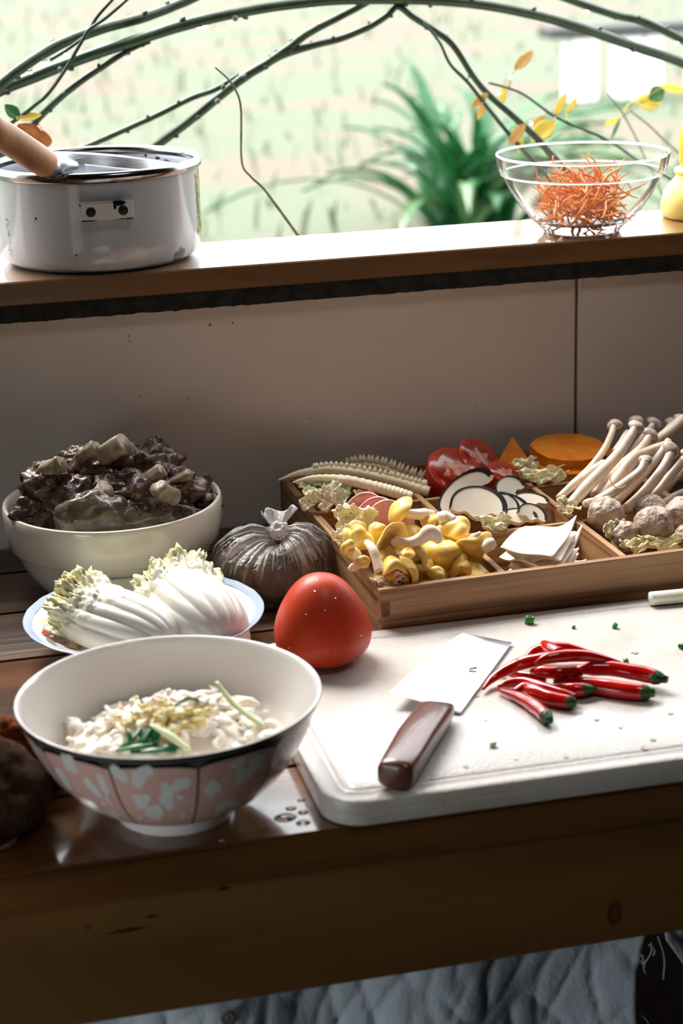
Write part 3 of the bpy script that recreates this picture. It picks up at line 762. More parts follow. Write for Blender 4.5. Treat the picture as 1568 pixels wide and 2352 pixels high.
# yellow jar at the right edge
yb = A(1612, 470, 1.925)
yj = thing('yellow_jar', 'pale yellow domed plastic jar with amber top at the sill right edge', 'jar', (yb.x, 1.925, .272))
mo('body', lathe([(0, 0), (.040, 0), (.0435, .002), (.0445, .008), (.0445, .016), (.042, .026), (.036, .036), (.030, .042), (.0285, .046), (.031, .048), (.0305, .052), (.027, .0535), (0, .0535)], 64), YEL, yj, sharp=60)
mo('top', lathe([(0, .053), (.024, .053), (.0255, .058), (.027, .075), (.026, .092), (.022, .108), (.015, .12), (0, .124)], 48), AMB, yj)

# ================================================================== bowls and plate
def ipl(prof, s):
    "point of an open profile at fraction s of its length, with its outward normal"
    L = [0]
    for a, b in zip(prof, prof[1:]): L.append(L[-1] + sqrt((a[0] - b[0]) ** 2 + (a[1] - b[1]) ** 2))
    t = s * L[-1]
    for i in range(len(prof) - 1):
        if t <= L[i + 1] or i == len(prof) - 2:
            k = (t - L[i]) / max(1e-9, L[i + 1] - L[i])
            r = prof[i][0] + (prof[i + 1][0] - prof[i][0]) * k; z = prof[i][1] + (prof[i + 1][1] - prof[i][1]) * k
            dr, dz = prof[i + 1][0] - prof[i][0], prof[i + 1][1] - prof[i][1]
            l = sqrt(dr * dr + dz * dz); return r, z, dz / l, -dr / l
def splinep(prof, n=5):
    return [(p.x, p.y) for p in smoothpath([V((a, b, 0)) for a, b in prof], n)]
def print_patch(prof, off, fn, nu, nv):
    "flat print on a turned surface; fn(u, v) -> (angle, fraction along profile)"
    def g(u, v):
        a, s = fn(u, v); r, z, nr, nz_ = ipl(prof, s)
        r += nr * off; z += nz_ * off
        return (r * cos(a), r * sin(a), z)
    return grid(nu, nv, g)
def disc_patch(prof, off, a0, s0, da, ds, rot=0, shape=None, n=14):
    v = []
    def pt(x, y):
        xx, yy = x * cos(rot) - y * sin(rot), x * sin(rot) + y * cos(rot)
        a, s = a0 + xx * da, min(.995, max(.005, s0 + yy * ds)); r, z, nr, nz_ = ipl(prof, s)
        return V(((r + nr * off) * cos(a), (r + nr * off) * sin(a), z + nz_ * off))
    v.append(pt(0, 0)); f = []
    for i in range(n):
        t = 2 * pi * i / n; k = shape(t) if shape else 1
        v.append(pt(k * cos(t), k * sin(t)))
    for i in range(n): f.append((0, 1 + i, 1 + (i + 1) % n))
    return v, f
BX, BY, BH, BR = .1530, 1.2285, .0902, .1076
sb = thing('soup_bowl', 'large pink panelled porcelain bowl of pale food at the front', 'bowl', (BX, BY, 0))
outer = splinep([(.0432, .0095), (.052, .0125), (.066, .0215), (.0805, .036), (.0925, .054), (.1015, .074), (.1062, .087)])
inner = splinep([(.1040, .0885), (.0985, .074), (.089, .0545), (.077, .0385), (.062, .026), (.045, .0175), (.02, .0145)])
mo('body', lathe([(0, .006), (.036, .006), (.039, .0), (.0422, 0), (.0432, .0085)] + outer + [(.1076, .0893), (.1078, .0902), (.1070, .0908), (.1056, .0905)] + inner + [(0, .014)], 128), PORC, sb, sharp=70)
fc = atan2(-BY, -BX)
NP = 11; st_ = 2 * pi / NP; ph = fc + radians(9)
for i in range(NP):
    a = ph + i * st_
    mo('pink_panel', print_patch(outer, .00025, lambda u, v, a=a: (a + st_ * (.012 + .976 * u), .255 + (.955 - .255) * v - .035 * v * (abs(2 * u - 1) ** 3)), 16, 10), PINK, sb)
mo('rim_band', lathe([(.10635, .0872), (.1079, .0892), (.1081, .0900), (.1078, .0905)], 128), DARKBLUE, sb)
rl = [print_patch(outer, .0004, lambda u, v, a=ph + i * st_: (a + (u - .5) * .016 * (1 + 8 * max(0, v - .93) / .07), .25 + .74 * v), 2, 18) for i in range(NP)]
sc_ = [print_patch(outer, .0003, lambda u, v, a=ph + i * st_: (a + st_ * u, .955 - .035 * abs(2 * u - 1) ** 3 + v * (1 - .955 + .035 * abs(2 * u - 1) ** 3) * .995), 18, 2) for i in range(NP)]
mo('panel_lines', join(*rl, print_patch(outer, .0004, lambda u, v: (2 * pi * u, .235 + .012 * v), 128, 1), print_patch(outer, .0003, lambda u, v: (2 * pi * u, .12 + .006 * v), 128, 1)), RIBL, sb)
mo('scalloped_border', join(*sc_), DARKBLUE, sb)
mo('dotted_border', join(*[disc_patch(outer, .0004, 2 * pi * i / 120, .205, .011, .017, n=8) for i in range(120)]), RIBL, sb)
rp_ = random.Random(17)
pet = []
for i in range(NP):
    for k in range(15):
        a0 = ph + i * st_ + st_ * rp_.uniform(.1, .9); s0 = rp_.uniform(.32, .90)
        big = rp_.random() < .35
        da, ds = (.062, .085) if big else (.032, .055)
        for q in range(3 if big and rp_.random() < .6 else 1):
            rr = rp_.uniform(-1.2, 1.2)
            pet.append(disc_patch(outer, .0005, a0 + .03 * (q - 1) * (q > 0), s0 + .02 * q, da * rp_.uniform(.7, 1.1), ds * rp_.uniform(.8, 1.4), rr, lambda t: .75 + .25 * cos(2 * t + 1), 12))
mo('petal_print', join(*pet), PETAL, sb)

# food in the soup bowl
def shred(seed, L, r):
    r_ = random.Random(seed + 90)
    pts = [V(((k - 2) * L / 4, r_.uniform(-.18, .18) * L, r_.uniform(-.10, .10) * L)) for k in range(5)]
    return tube(smoothpath(pts, 4), [r * .35, r * r_.uniform(.8, 1.2), r * r_.uniform(.7, 1.1), r * r_.uniform(.8, 1.2), r * .4], 10, flat=.5, fn=lambda t, a: 1 + .28 * noise.noise(V((t * 5, 1.5 * cos(a), seed))))
SH = [mesh('pale_shred', shred(k, .018 + .0035 * (k % 5), .0036 + .0009 * (k % 3)), RICE) for k in range(12)]
INN = sorted((z, r) for r, z in inner)
def rin(z):
    for (z0, r0), (z1, r1) in zip(INN, INN[1:]):
        if z0 <= z <= z1: return r0 + (r1 - r0) * (z - z0) / (z1 - z0)
    return INN[0][1] if z < INN[0][0] else INN[-1][1]
def heapz(x, y):
    "top of the food at an offset from the bowl axis"
    return .051 + .026 * exp(-((x - .012) ** 2 + (y - .010) ** 2) / .0026) + .006 * exp(-((x + .045) ** 2 + y * y) / .0006)
rf = random.Random(31)
cx, cy = BX, BY
n = 0
while n < 170:
    a, rr = rf.random() * 2 * pi, sqrt(rf.random())
    x, y = rr * .082 * cos(a), rr * .082 * sin(a)
    z = heapz(x, y) - rf.random() * .005
    if sqrt(x * x + y * y) > rin(z) - .010: continue
    o = ob('pale_shred', SH[n % 12], mw=Matrix.Translation((cx + x, cy + y, z)) @ Matrix.Rotation(rf.random() * 6.3, 4, 'Z') @ Matrix.Rotation(rf.uniform(-.45, .45), 4, 'X') @ Matrix.Rotation(rf.uniform(-.35, .35) + (.9 if n % 11 == 0 else 0), 4, 'Y'))
    tag(o, 'pale translucent shred of food heaped in the pink bowl', 'food', 'pale shreds in the pink bowl'); n += 1
bedp = [(0, .0165), (.045, .0195), (.061, .028), (.072, .038), (.078, .0455), (.074, .0475), (.06, .050), (.045, .051), (.03, .051), (.015, .051), (0, .051)]
fill = mo('food_bed', lathe(bedp, 48, fn=lambda q, a: V((q.x, q.y, q.z + (heapz(q.x, q.y) - .054 if q.z > .0465 else 0)))), RICE, loc=(BX, BY, 0))
tag(fill, 'dense bed of cooked pale shreds filling the pink bowl', 'food', kind='stuff')
GM = [mesh('ginger_bit', blob(.0034, .003, .0026, .5, 1.8, k, 14, 10), GINGER) for k in range(4)]
for i in range(46):
    px = rf.gauss(385, 48); py = 1655 + (px - 385) * .05 + rf.gauss(0, 19)
    z = .07
    for _ in range(4):
        p = P(px, py, z); z = heapz(p.x - cx, p.y - cy) + .004
    p = P(px, py, z + rf.random() * .003)
    tag(ob('ginger_bit', GM[i % 4], mw=frame(p, (rf.uniform(-1, 1), rf.uniform(-1, 1), 1))), 'minced yellow ginger bit on top of the pale shreds', 'food', 'minced ginger on the pale shreds')
def strand(name, pts, rad, mat, label, cat='food', group=None, flat=1, seg=8):
    c_ = V(pts[0]); return tag(mo(name, tube(smoothpath([V(p) - c_ for p in pts], 6), rad, seg, flat=flat), mat, loc=c_), label, cat, group)
def onheap(px, py, up=.004):
    z = .07
    for _ in range(5):
        p = P(px, py, z); z = heapz(p.x - cx, p.y - cy) + up
    return P(px, py, z)
for q in (((276, 1718), (300, 1700), (322, 1672)), ((300, 1722), (325, 1702), (345, 1674)), ((340, 1722), (338, 1700), (318, 1672)), ((268, 1724), (310, 1714), (356, 1708)), ((352, 1722), (385, 1714), (428, 1716)), ((300, 1728), (352, 1722), (405, 1724)), ((352, 1716), (356, 1694), (344, 1668)), ((292, 1712), (296, 1694), (290, 1676))):
    strand('scallion_strip', [onheap(*q[0], .006), onheap(*q[1], .0085), onheap(*q[2], .008)], [.0022, .0046, .0026], GREEN, 'dark green scallion strip at the front of the pale food', group='green scallion strips', flat=.35)
strand('scallion_strip', [onheap(346, 1664, .009), onheap(390, 1690, .009), onheap(434, 1722, .008)], [.002, .0040, .003], PALEG, 'pale green scallion strip slanting beside the dark green ones', flat=.5)
strand('scallion_strip', [P(497, 1566, .088), onheap(530, 1610, .009), onheap(575, 1648, .008), onheap(612, 1672, .006)], [.0018, .0028, .0026, .0016], PALEG, 'long pale scallion sliver leaning against the bowl back wall', flat=.6)
strand('scallion_strip', [onheap(330, 1620), P(322, 1604, .080), P(319, 1596, .083)], [.001, .0009, .0005], GREEN, 'tiny green shoot standing at the back of the pale food')
strand('scallion_strip', [onheap(402, 1622), onheap(430, 1604, .005), onheap(456, 1610)], [.001, .0014, .0008], GREEN, 'thin curled green shred on the back of the heap')

# white serving bowl with bones
WX, WY, WR, WH = .1722, 1.7180, .1037, .083
wbw = thing('serving_bowl', 'thick white stepped bowl with meat bones in the left corner', 'bowl', (WX, WY, 0))
mo('body', lathe([(0, .004), (.062, .004), (.064, 0), (.069, 0), (.072, .003), (.082, .016), (.090, .030), (.0945, .042), (.0955, .0435), (.0982, .0440), (.0995, .0455), (.1022, .060), (.1035, .074), (.1037, .0795), (.1025, .0828), (.0995, .0830), (.0970, .080), (.0965, .070), (.0945, .055), (.088, .036), (.078, .02), (.06, .011), (0, .009)], 112), PORC2, wbw, sharp=45)
rm = random.Random(9)
MG = 'braised meat bones in the white bowl'
def chunk(px, py, y, s, seed, label, bone=None, squash=(1, .8, .75), mat=MEAT, amp=.38):
    p = A(px, py, y)
    t = thing('meat_piece', label, 'meat', p, group=MG)
    mo('meat', blob(s * squash[0], s * squash[1], s * squash[2], amp, 2.2, seed, 36, 22, 5), mat, t)
    if bone:
        (bx_, by_), L, r_ = bone
        e = A(bx_, by_, y - .012) - p
        d = e.normalized()
        ring = tube([e - d * L, e - d * .004, e, e - d * .001, e - d * .006], [r_ * .85, r_, r_ * .9, r_ * .55, r_ * .5], 14, fn=lambda t_, a_: 1 + .18 * noise.noise(V((cos(a_), sin(a_), seed))))
        mo('bone', ring, BONE, t)
    return t
chunk(255, 1085, 1.72, .034, 1, 'dark meat on the topmost bone of the heap', ((288, 1022), .03, .0105))
chunk(150, 1110, 1.73, .034, 2, 'dark meat lump at the left of the heap, grey bone poking up', ((212, 1030), .05, .0075))
chunk(110, 1110, 1.70, .026, 3, 'black meat lump resting on the left bowl rim', ((128, 1068), .03, .0085))
chunk(185, 1065, 1.74, .022, 13, 'small meat knuckle behind the left bone', ((200, 1050), .02, .009), mat=SKIN)
chunk(345, 1095, 1.72, .032, 4, 'brown shredded meat at the right of the top bone', ((348, 1082), .045, .008))
chunk(350, 1062, 1.76, .026, 5, 'rough meat crust at the back right of the heap')
chunk(405, 1130, 1.70, .028, 6, 'ragged brown meat with cut hollow bone at the right', ((372, 1128), .03, .0105))
chunk(440, 1125, 1.735, .022, 7, 'meat scrap leaning on the right bowl wall', ((432, 1090), .03, .0055))
chunk(455, 1160, 1.70, .020, 8, 'small stringy meat scrap low at the right wall', ((478, 1140), .02, .004))
chunk(265, 1125, 1.69, .028, 9, 'meat with pale knuckle bone in the middle of the heap', ((225, 1140), .03, .011))
chunk(330, 1145, 1.67, .030, 14, 'dark meat tucked under the hollow bone')
chunk(170, 1150, 1.69, .030, 15, 'dark meat low at the left of the heap')
chunk(215, 1190, 1.655, .030, 10, 'large glossy grey skin piece at the front of the bowl', squash=(1.15, .7, .8), mat=SKIN, amp=.2)
chunk(310, 1190, 1.66, .026, 11, 'second glossy skin piece beside the large front one', squash=(1.35, .75, .7), mat=SKIN, amp=.22)
chunk(400, 1190, 1.675, .022, 12, 'brown meat scrap at the front right inside the rim', squash=(1.1, .7, .6))
chunk(90, 1180, 1.69, .024, 16, 'dark meat lump at the front left inside the rim')

def loose_bone(p0, p1, y, r_, seed, label):
    a, b = A(*p0, y), A(*p1, y - .014)
    t = thing('bone', label, 'bone', a, group=MG); d = (b - a)
    n_ = d.normalized()
    mo('shaft', tube([V((0, 0, 0)), d * .12, d * .4, d * .75, d - n_ * .002, d, d - n_ * .001, d - n_ * .007], [r_ * .7, r_ * .85, r_ * .8, r_ * .88, r_ * .95, r_ * .88, r_ * .6, r_ * .5], 22, fn=lambda t_, a_: 1 + .34 * noise.noise(V((cos(a_), sin(a_), seed + t_ * 3)))), BONE, t)
    mo('marrow', xf(blob(r_ * .55, r_ * .55, r_ * .4, .2, 2, seed, 12, 8), Matrix.Translation(d - n_ * .006)), MEAT, t)
loose_bone((180, 1052), (222, 1026), 1.71, .0075, 1, 'grey bone end sticking up at the upper left of the meat')
loose_bone((98, 1078), (142, 1066), 1.69, .0085, 2, 'short grey bone at the left edge of the meat')
loose_bone((232, 1050), (285, 1018), 1.70, .0110, 3, 'pale bone knob at the very top of the meat heap')
loose_bone((320, 1112), (372, 1080), 1.675, .0070, 4, 'hollow dark bone splinter right of the heap centre')
loose_bone((402, 1145), (362, 1122), 1.66, .0095, 5, 'pale hollow bone end facing the front at the right')
loose_bone((215, 1150), (240, 1128), 1.67, .0115, 6, 'rounded pale knuckle bone in the middle of the heap')
loose_bone((392, 1108), (436, 1088), 1.69, .0050, 7, 'thin pale bone blade at the right rim of the heap')
# plate with two napa cabbage halves
LX, LY, LR, LH = .1738, 1.5290, .1032, .0370
pl = thing('dinner_plate', 'white plate with blue beaded rim and red leaf print under cabbage', 'plate', (LX, LY, 0))
pin = [(.1025, .0372), (.096, .0345), (.086, .0292), (.076, .0250), (.066, .0225), (.055, .0218), (.02, .0215)]
mo('body', lathe([(0, .006), (.050, .006), (.052, 0), (.056, 0), (.058, .006), (.072, .0195), (.086, .0262), (.0985, .0338), (.1026, .0362), (.1032, .0370)] + pin + [(0, .0215)], 112), PORC, pl, sharp=60)
BLUE = pm('pale_blue_glaze', S(176, 190, 214), .15, coat=.5)
mo('rim_band', lathe([(.0960, .0348), (.1026, .0376), (.1035, .0372), (.1034, .0366), (.1022, .0358)], 112, fn=lambda q, a: q + V((0, 0, .0005 * max(0, sin(a * 90))))), BLUE, pl)
inn = pin
RED = pm('red_leaf_glaze', S(206, 86, 44), .2, S(160, 50, 24), 200, coat=.5)
GRN = pm('green_leaf_glaze', S(60, 104, 74), .2, S(110, 140, 120), 160, coat=.5)
la = atan2(P(100, 1455, .033).y - LY, P(100, 1455, .033).x - LX)
lsh = lambda t: .55 + .45 * abs(cos(t)) + .1 * cos(7 * t)
mo('leaf_print', join(disc_patch(inn[::-1], -.0005, la + .02, .66, .14, .13, .9, lsh, 28), disc_patch(inn[::-1], -.0006, la + .22, .58, .20, .10, 1.2, lsh, 28), disc_patch(inn[::-1], -.0006, la - .1, .78, .10, .06, .6, lsh, 20)), RED, pl)
mo('leaf_print', join(disc_patch(inn[::-1], -.0004, la - .22, .62, .13, .11, .2, lsh, 24), disc_patch(inn[::-1], -.0004, la + .16, .80, .16, .05, .7, lsh, 24)), GRN, pl)
def napa(name, label, p_base, p_tip, zb, zt2, width, seed, height, flip=1):
    b, t = P(p_base[0], p_base[1], zb), P(p_tip[0], p_tip[1], zt2)
    d = t - b; L = d.length
    m = Matrix.Translation(b) @ (frame((0, 0, 0), V((0, 0, 1)) - d.normalized() * d.normalized().z, d))
    root = thing(name, label, 'cabbage', mw=m, group='napa cabbage halves on the plate')
    mw_ = axis_gradient(pm('napa_%d' % seed, (1, 1, 1, 1), .38, bump=.12, bs=120, dist=.001, coat=.15, sss=.3), 'X',
                        [(0, S(218, 216, 208)), (L * .50, S(216, 213, 200)), (L * .72, S(214, 209, 174)), (L * .92, S(210, 203, 148)), (L * 1.1, S(200, 193, 128))], .03, 60)
    def env(v):
        k = sqrt(max(0, 1 - (1 - min(1, v / .42)) ** 2))
        return (.30 + .70 * k) * sqrt(max(0, 1 - .80 * max(0, (v - .66) / .36) ** 2.2))
    def surf(u, v, lift=0.0, ridge=1.0):
        "u across 0..1, v along 0 root .. 1 tip"
        th = pi * u; e = env(v)
        fr = max(0, min(1, (v - .44 - .10 * sin(u * 7 + seed)) / .36))
        x = L * (v * 1.06 - .06)
        sweep = .16 * width * sin(pi * v) * flip
        p = V((x, flip * width * e * cos(th) + sweep, -.013 + (height + .008) * e ** .8 * sin(th) ** .75))
        nrm = V((0, flip * cos(th), sin(th)))
        ph_ = u * 8.4 * 2 * pi + 2.2 * v + .5 * noise.noise(V((u * 3, v * 3, seed)))
        rib = (abs(sin(ph_ / 2)) ** .8 - .6) * .0030 * ridge * (1 - .9 * fr) * min(1, .2 + v * 2)
        q = p + V((seed, 0, 0))
        crk = fr * (.0060 * noise.noise(q * 85) + .0046 * (.3 - abs(noise.noise(q * 150))) + .0016 * noise.noise(q * 420))
        return p + nrm * (rib + crk + lift)
    mo('heart', grid(96, 84, lambda u, v: surf(u, v)), mw_, root)
    rn = random.Random(seed)
    for i in range(17):                                                      # loose leaf edges, one over the other
        row = i % 2; u0 = .05 + .90 * (i // 2) / 8.0 + .05 * row; wd_ = .20 + .06 * rn.random(); v0 = (.56, .74)[row] + .07 * rn.random(); v1 = (.86, 1.0)[row] + .02 * rn.random()
        def fn(u, v, i=i, u0=u0, wd_=wd_, v0=v0, v1=v1):
            uu = min(.997, max(.003, u0 + (u - .5) * wd_)); vv = min(1, v0 + v * (v1 - v0) + .03 * (u - .5) * sin(i * 2.1) * v)
            e2 = v ** 1.3
            p = surf(uu, vv, -.0014 + .0058 * e2 * (1 + .8 * sin(u * 9 + i * 1.9)) + .0020 * e2 * sin(u * 31 + i), .2)
            return p + V((.0030 * sin(u * 9 + i * 1.3) * e2 + .0012 * sin(u * 34 + i) * e2, .0022 * noise.noise(V((u * 5, v * 5, i))) * e2, .0022 * noise.noise(V((u * 9, v * 6, i + 4))) * e2))
        mo('leaf', slab(34, 18, fn, .0006), mw_, root)
    return root
napa('napa_cabbage_half', 'right half cabbage with smooth white ribs, frilly end against plate rim', (512, 1462), (392, 1330), .034, .050, .039, 5, .037, 1)
napa('napa_cabbage_half', 'left half cabbage with crinkled green-yellow end over the red leaf print', (384, 1470), (150, 1374), .036, .047, .032, 8, .033, 1)

# ================================================================== plastic bag
bc = P(612, 1318, .022)
bag = thing('plastic_bag', 'knotted clear plastic bag of brown lumps between white bowl and tray', 'bag', (bc.x, bc.y, 0))
FILM, m2 = clear_film('bag_film', .05, (.95, .95, .95, 1), .16, 1.0, 200, S(236, 232, 230), .42)
FILMK, _ = clear_film('bag_film_bunched', .30, (.95, .95, .96, 1), .2, .6, 220, S(240, 234, 232), .4)
rg = random.Random(2)
KN = V((.012, -.006, .060))
def bagpt(a, t):
    # t = 0 at the knot, 1 underneath
    prof_ = [(.007, .060), (.020, .0625), (.036, .0585), (.049, .047), (.056, .031), (.056, .016), (.048, .003), (.030, .0006)]
    k = t * (len(prof_) - 1); i = min(int(k), len(prof_) - 2); fz = k - i
    r = prof_[i][0] + (prof_[i + 1][0] - prof_[i][0]) * fz; z = prof_[i][1] + (prof_[i + 1][1] - prof_[i][1]) * fz
    pleat = sin(a * 19 + 2.5 * noise.noise(V((a * 2, 0, 1)))) * .5 + sin(a * 41 + 1) * .35 + sin(a * 67) * .2
    lob = 1 + .10 * cos(3 * a + .7) * min(1, 2 * t) + .10 * noise.noise(V((cos(a) * 1.6, sin(a) * 1.6, t * 2)))
    r = r * lob * (1 + .035 * pleat * sin(pi * min(1, t * 1.2)) ** .5)
    z = z * (1 + .12 * cos(2 * a + .3) * (t < .7)) + .0016 * pleat * (1 - t) * min(1, t * 6) + .003 * noise.noise(V((cos(a) * 3, sin(a) * 3, t * 6)))
    k2 = (1 - t) ** 2
    return V((r * cos(a) * 1.06 + KN.x * k2, r * sin(a) * .92 + KN.y * k2, max(.0004, z)))
film = lathe([(1, j / 26) for j in range(27)], 220)
film = ([bagpt(atan2(p.y, p.x), p.z) for p in film[0]], film[1])
mo('film', film, FILM, bag)
mo('gathered_film', ([bagpt(atan2(p.y, p.x), p.z * (.37 + .07 * sin(47 * atan2(p.y, p.x) + 1) + .06 * sin(73 * atan2(p.y, p.x)) + .05 * sin(29 * atan2(p.y, p.x)) + .06 * sin(5 * atan2(p.y, p.x)))) + V((0, 0, .0006)) for p in lathe([(1, j / 12) for j in range(13)], 400)[0]], lathe([(1, j / 12) for j in range(13)], 400)[1]), FILMK, bag)
FILMW, _ = clear_film('bag_film_tied', .55, (.97, .97, .97, 1), .25, .6, 260, S(246, 242, 240), .4)
mo('knot', xf(blob(.010, .0085, .008, .35, 2.2, 4, 28, 18, 4), Matrix.Translation(KN + V((0, -.002, .006)))), FILMW, bag)
def tail(u, v):
    a = 2.35 + (u - .5) * 2.6
    rr = .004 + .020 * v
    return KN + V((rr * cos(a) + .010 * v, rr * .45 * sin(a) + .004 * sin(u * 26) * v + .006 * v,   .006 + .015 * v * (1 - .25 * abs(u - .5)) + .003 * sin(u * 17) * v))
mo('tail', slab(34, 8, tail, .0004), FILMW, bag)
CONT = pm('brown_lump', S(168, 122, 78), .5, S(96, 64, 40), 50, bump=.4, bs=90)
for i, (x, y, z, a, b, c_, lb) in enumerate(((-.026, .004, .026, .025, .030, .024, 'brown lump at the left inside the plastic bag'), (.010, -.016, .024, .028, .024, .022, 'brown lump at the front inside the plastic bag'), (.030, .014, .024, .022, .024, .021, 'brown lump at the right inside the plastic bag'), (0, .024, .032, .026, .02, .022, 'brown lump at the back inside the plastic bag'))):
    tag(mo('brown_lump', blob(a, b, c_, .2, 1.6, i, 24, 16), CONT, loc=(bc.x + x, bc.y + y, z)), lb, 'food', 'brown lumps in the plastic bag')

# ================================================================== tomato
tp = P(737, 1424, .054)
tomt = [(0, .000), (.018, .0003), (.030, .0030), (.0375, .010), (.0402, .020), (.0393, .030), (.0352, .042), (.0294, .053), (.0226, .0625), (.0148, .0695), (.007, .0728), (0, .0740)]
tomt = [(max(0, a), b) for a, b in splinep(tomt, 4)]; tomt[0] = (0, 0); tomt[-1] = (0, .074)
tom = thing('tomato', 'large red tomato standing upside down on the board corner', 'tomato', (tp.x, tp.y, .0205))
mo('body', lathe(tomt, 72, fn=lambda q, a: V((q.x, q.y, 0)) * (1 + .022 * cos(5 * a + .8) * min(1, (.075 - q.z) / .05) + .012 * cos(3 * a)) + V((0, 0, q.z + .05 * (q.x ** 2 - .6 * q.y ** 2) / .04 * max(0, q.z - .03) / .044))), TOM, tom)

rw = random.Random(44)
TD = mesh('water_drop', lathe([(0, .55), (.45, .48), (.8, .25), (1, 0), (0, 0)], 10), WATER)
for i in range(13):
    a = fc + rw.uniform(-1.3, 1.3); k = rw.randrange(9, len(tomt) - 4); r, z = tomt[k]
    r2, z2 = tomt[k + 1]; nr, nz_ = (z2 - z), (r - r2); l_ = sqrt(nr * nr + nz_ * nz_) + 1e-9
    k5 = 1 + .022 * cos(5 * a + .8) * min(1, (.075 - z) / .05) + .012 * cos(3 * a)
    o = ob('water_drop', TD, tom); o.matrix_local = frame((r * k5 * cos(a), r * k5 * sin(a), z), (nr / l_ * cos(a), nr / l_ * sin(a), nz_ / l_), (0, 0, 1), rw.uniform(.0004, .0008))
# ================================================================== cutting board
cb = thing('cutting_board', 'white plastic cutting board with rounded corners and juice groove', 'board', (0, 0, 0))
def rrect(x0, x1, y0, y1, r, z, n=10):
    out = []
    for cx_, cy_, a0 in ((x1 - r, y0 + r, -pi / 2), (x1 - r, y1 - r, 0), (x0 + r, y1 - r, pi / 2), (x0 + r, y0 + r, pi)):
        for i in range(n + 1):
            a = a0 + pi / 2 * i / n; out.append(V((cx_ + r * cos(a), cy_ + r * sin(a), z)))
    return out
bx0, bx1, by0, by1, bR = .2500, .7180, 1.1605, 1.4700, .030
loops = []
for ins, z in ((.003, .0003), (.0005, .0015), (0, .003), (0, .0108), (.0006, .0113), (0, .0118), (0, .0178), (.0008, .0193), (.0024, .0200), (.0125, .0200), (.0138, .0194), (.0152, .0200), (.0165, .0200), (.0182, .0188), (.0205, .0186), (.0225, .0197)):
    loops.append(rrect(bx0 + ins, bx1 - ins, by0 + ins, by1 - ins, max(.006, bR - ins), z))
n = len(loops[0]); v = [p for l_ in loops for p in l_]; f = []
for i in range(len(loops) - 1):
    for k in range(n):
        j = (k + 1) % n; f.append((i * n + k, i * n + j, (i + 1) * n + j, (i + 1) * n + k))
f.append(tuple(range(n))); f.append(tuple((len(loops) - 1) * n + k for k in range(n)))
mo('slab', (v, f), BOARD, cb, sharp=32)
ZB = .0197

# ================================================================== knife
kt = P(1176, 1466, .026); kb = P(1058, 1613, .030)
ku = (kt - kb); ku.z = 0; kl = ku.length; ku.normalize(); kv = V((-ku.y, ku.x, 0))      # ku along the spine, kv towards the edge
kn_ = thing('kitchen_knife', 'chef knife with broad steel blade and brown wooden handle on the board', 'knife', mw=Matrix(((ku.x, kv.x, 0, kb.x), (ku.y, kv.y, 0, kb.y), (0, 0, 1, ZB), (0, 0, 0, 1))))
kin = kn_.matrix_world.inverted()
def kl_(px, py, z): return kin @ P(px, py, z)
heel, tip2 = kl_(896, 1622, ZB), kl_(1134, 1446, ZB + .003)
belly = [(heel.x, heel.y), ]
edge = [kl_(x, y, ZB) for x, y in ((896, 1622), (938, 1579), (985, 1535), (1035, 1495), (1085, 1462), (1112, 1450), (1134, 1445), (1158, 1452))]
nx = 26
ep = smoothpath([V((p.x, p.y, 0)) for p in edge], 4)
def edge_y(x):
    for a, b in zip(ep, ep[1:]):
        if a.x <= x <= b.x: return a.y + (b.y - a.y) * (x - a.x) / max(1e-9, b.x - a.x)
    return ep[-1].y if x > ep[-1].x else ep[0].y
v, f = [], []
W_ = max(p.y for p in ep)
for i in range(nx + 1):
    x = heel.x + (kl - heel.x) * i / nx
    ey = max(.0005, edge_y(x) * (1 if i < nx else .02))
    z = lambda y: .0022 + .0092 * min(1, y / W_)
    th = .0011 * (1 - .3 * i / nx)
    v += [V((x, 0, z(0) + th)), V((x, ey * .5, z(ey * .5) + th * .6)), V((x, ey, z(ey) + .00012)), V((x, ey, z(ey) - .00012)), V((x, ey * .5, z(ey * .5) - th * .6)), V((x, 0, z(0) - th))]
for i in range(nx):
    for k in range(6):
        j = (k + 1) % 6; f.append((i * 6 + k, i * 6 + j, (i + 1) * 6 + j, (i + 1) * 6 + k))
f += [tuple(range(6)), tuple(nx * 6 + k for k in range(6))]
mo('blade', (v, f), BLADE, kn_, sharp=25)
def ksec(c_, hw, hh, rot=0, n=16, p_=3.2):
    out = []
    for i in range(n):
        a = 2 * pi * i / n
        ca, sa = cos(a), sin(a)
        out.append((hw * (abs(ca) ** (2 / p_)) * (1 if ca > 0 else -1), hh * (abs(sa) ** (2 / p_)) * (1 if sa > 0 else -1)))
    return out
def loft(stations):
    v, f = [], []
    for (c_, hw, hh) in stations:
        for (a, b) in ksec(c_, hw, hh): v.append(V((c_[0], c_[1] + a, c_[2] + b)))
    n = 16
    for i in range(len(stations) - 1):
        for k in range(n):
            j = (k + 1) % n; f.append((i * n + k, i * n + j, (i + 1) * n + j, (i + 1) * n + k))
    f += [tuple(range(n)), tuple((len(stations) - 1) * n + k for k in range(n))]
    return v, f
q0, q1, q2 = kl_(1003, 1628, .032), kl_(955, 1690, .034), kl_(905, 1776, .033)
mo('bolster', loft([((q0.x + .012, q0.y, .0098), .0105, .0035), ((q0.x + .004, q0.y, .0102), .0130, .0068), ((q0.x - .004, q0.y, .0108), .0138, .0088)]), STEEL, kn_, sharp=50)
mid = (q0 + q2) / 2
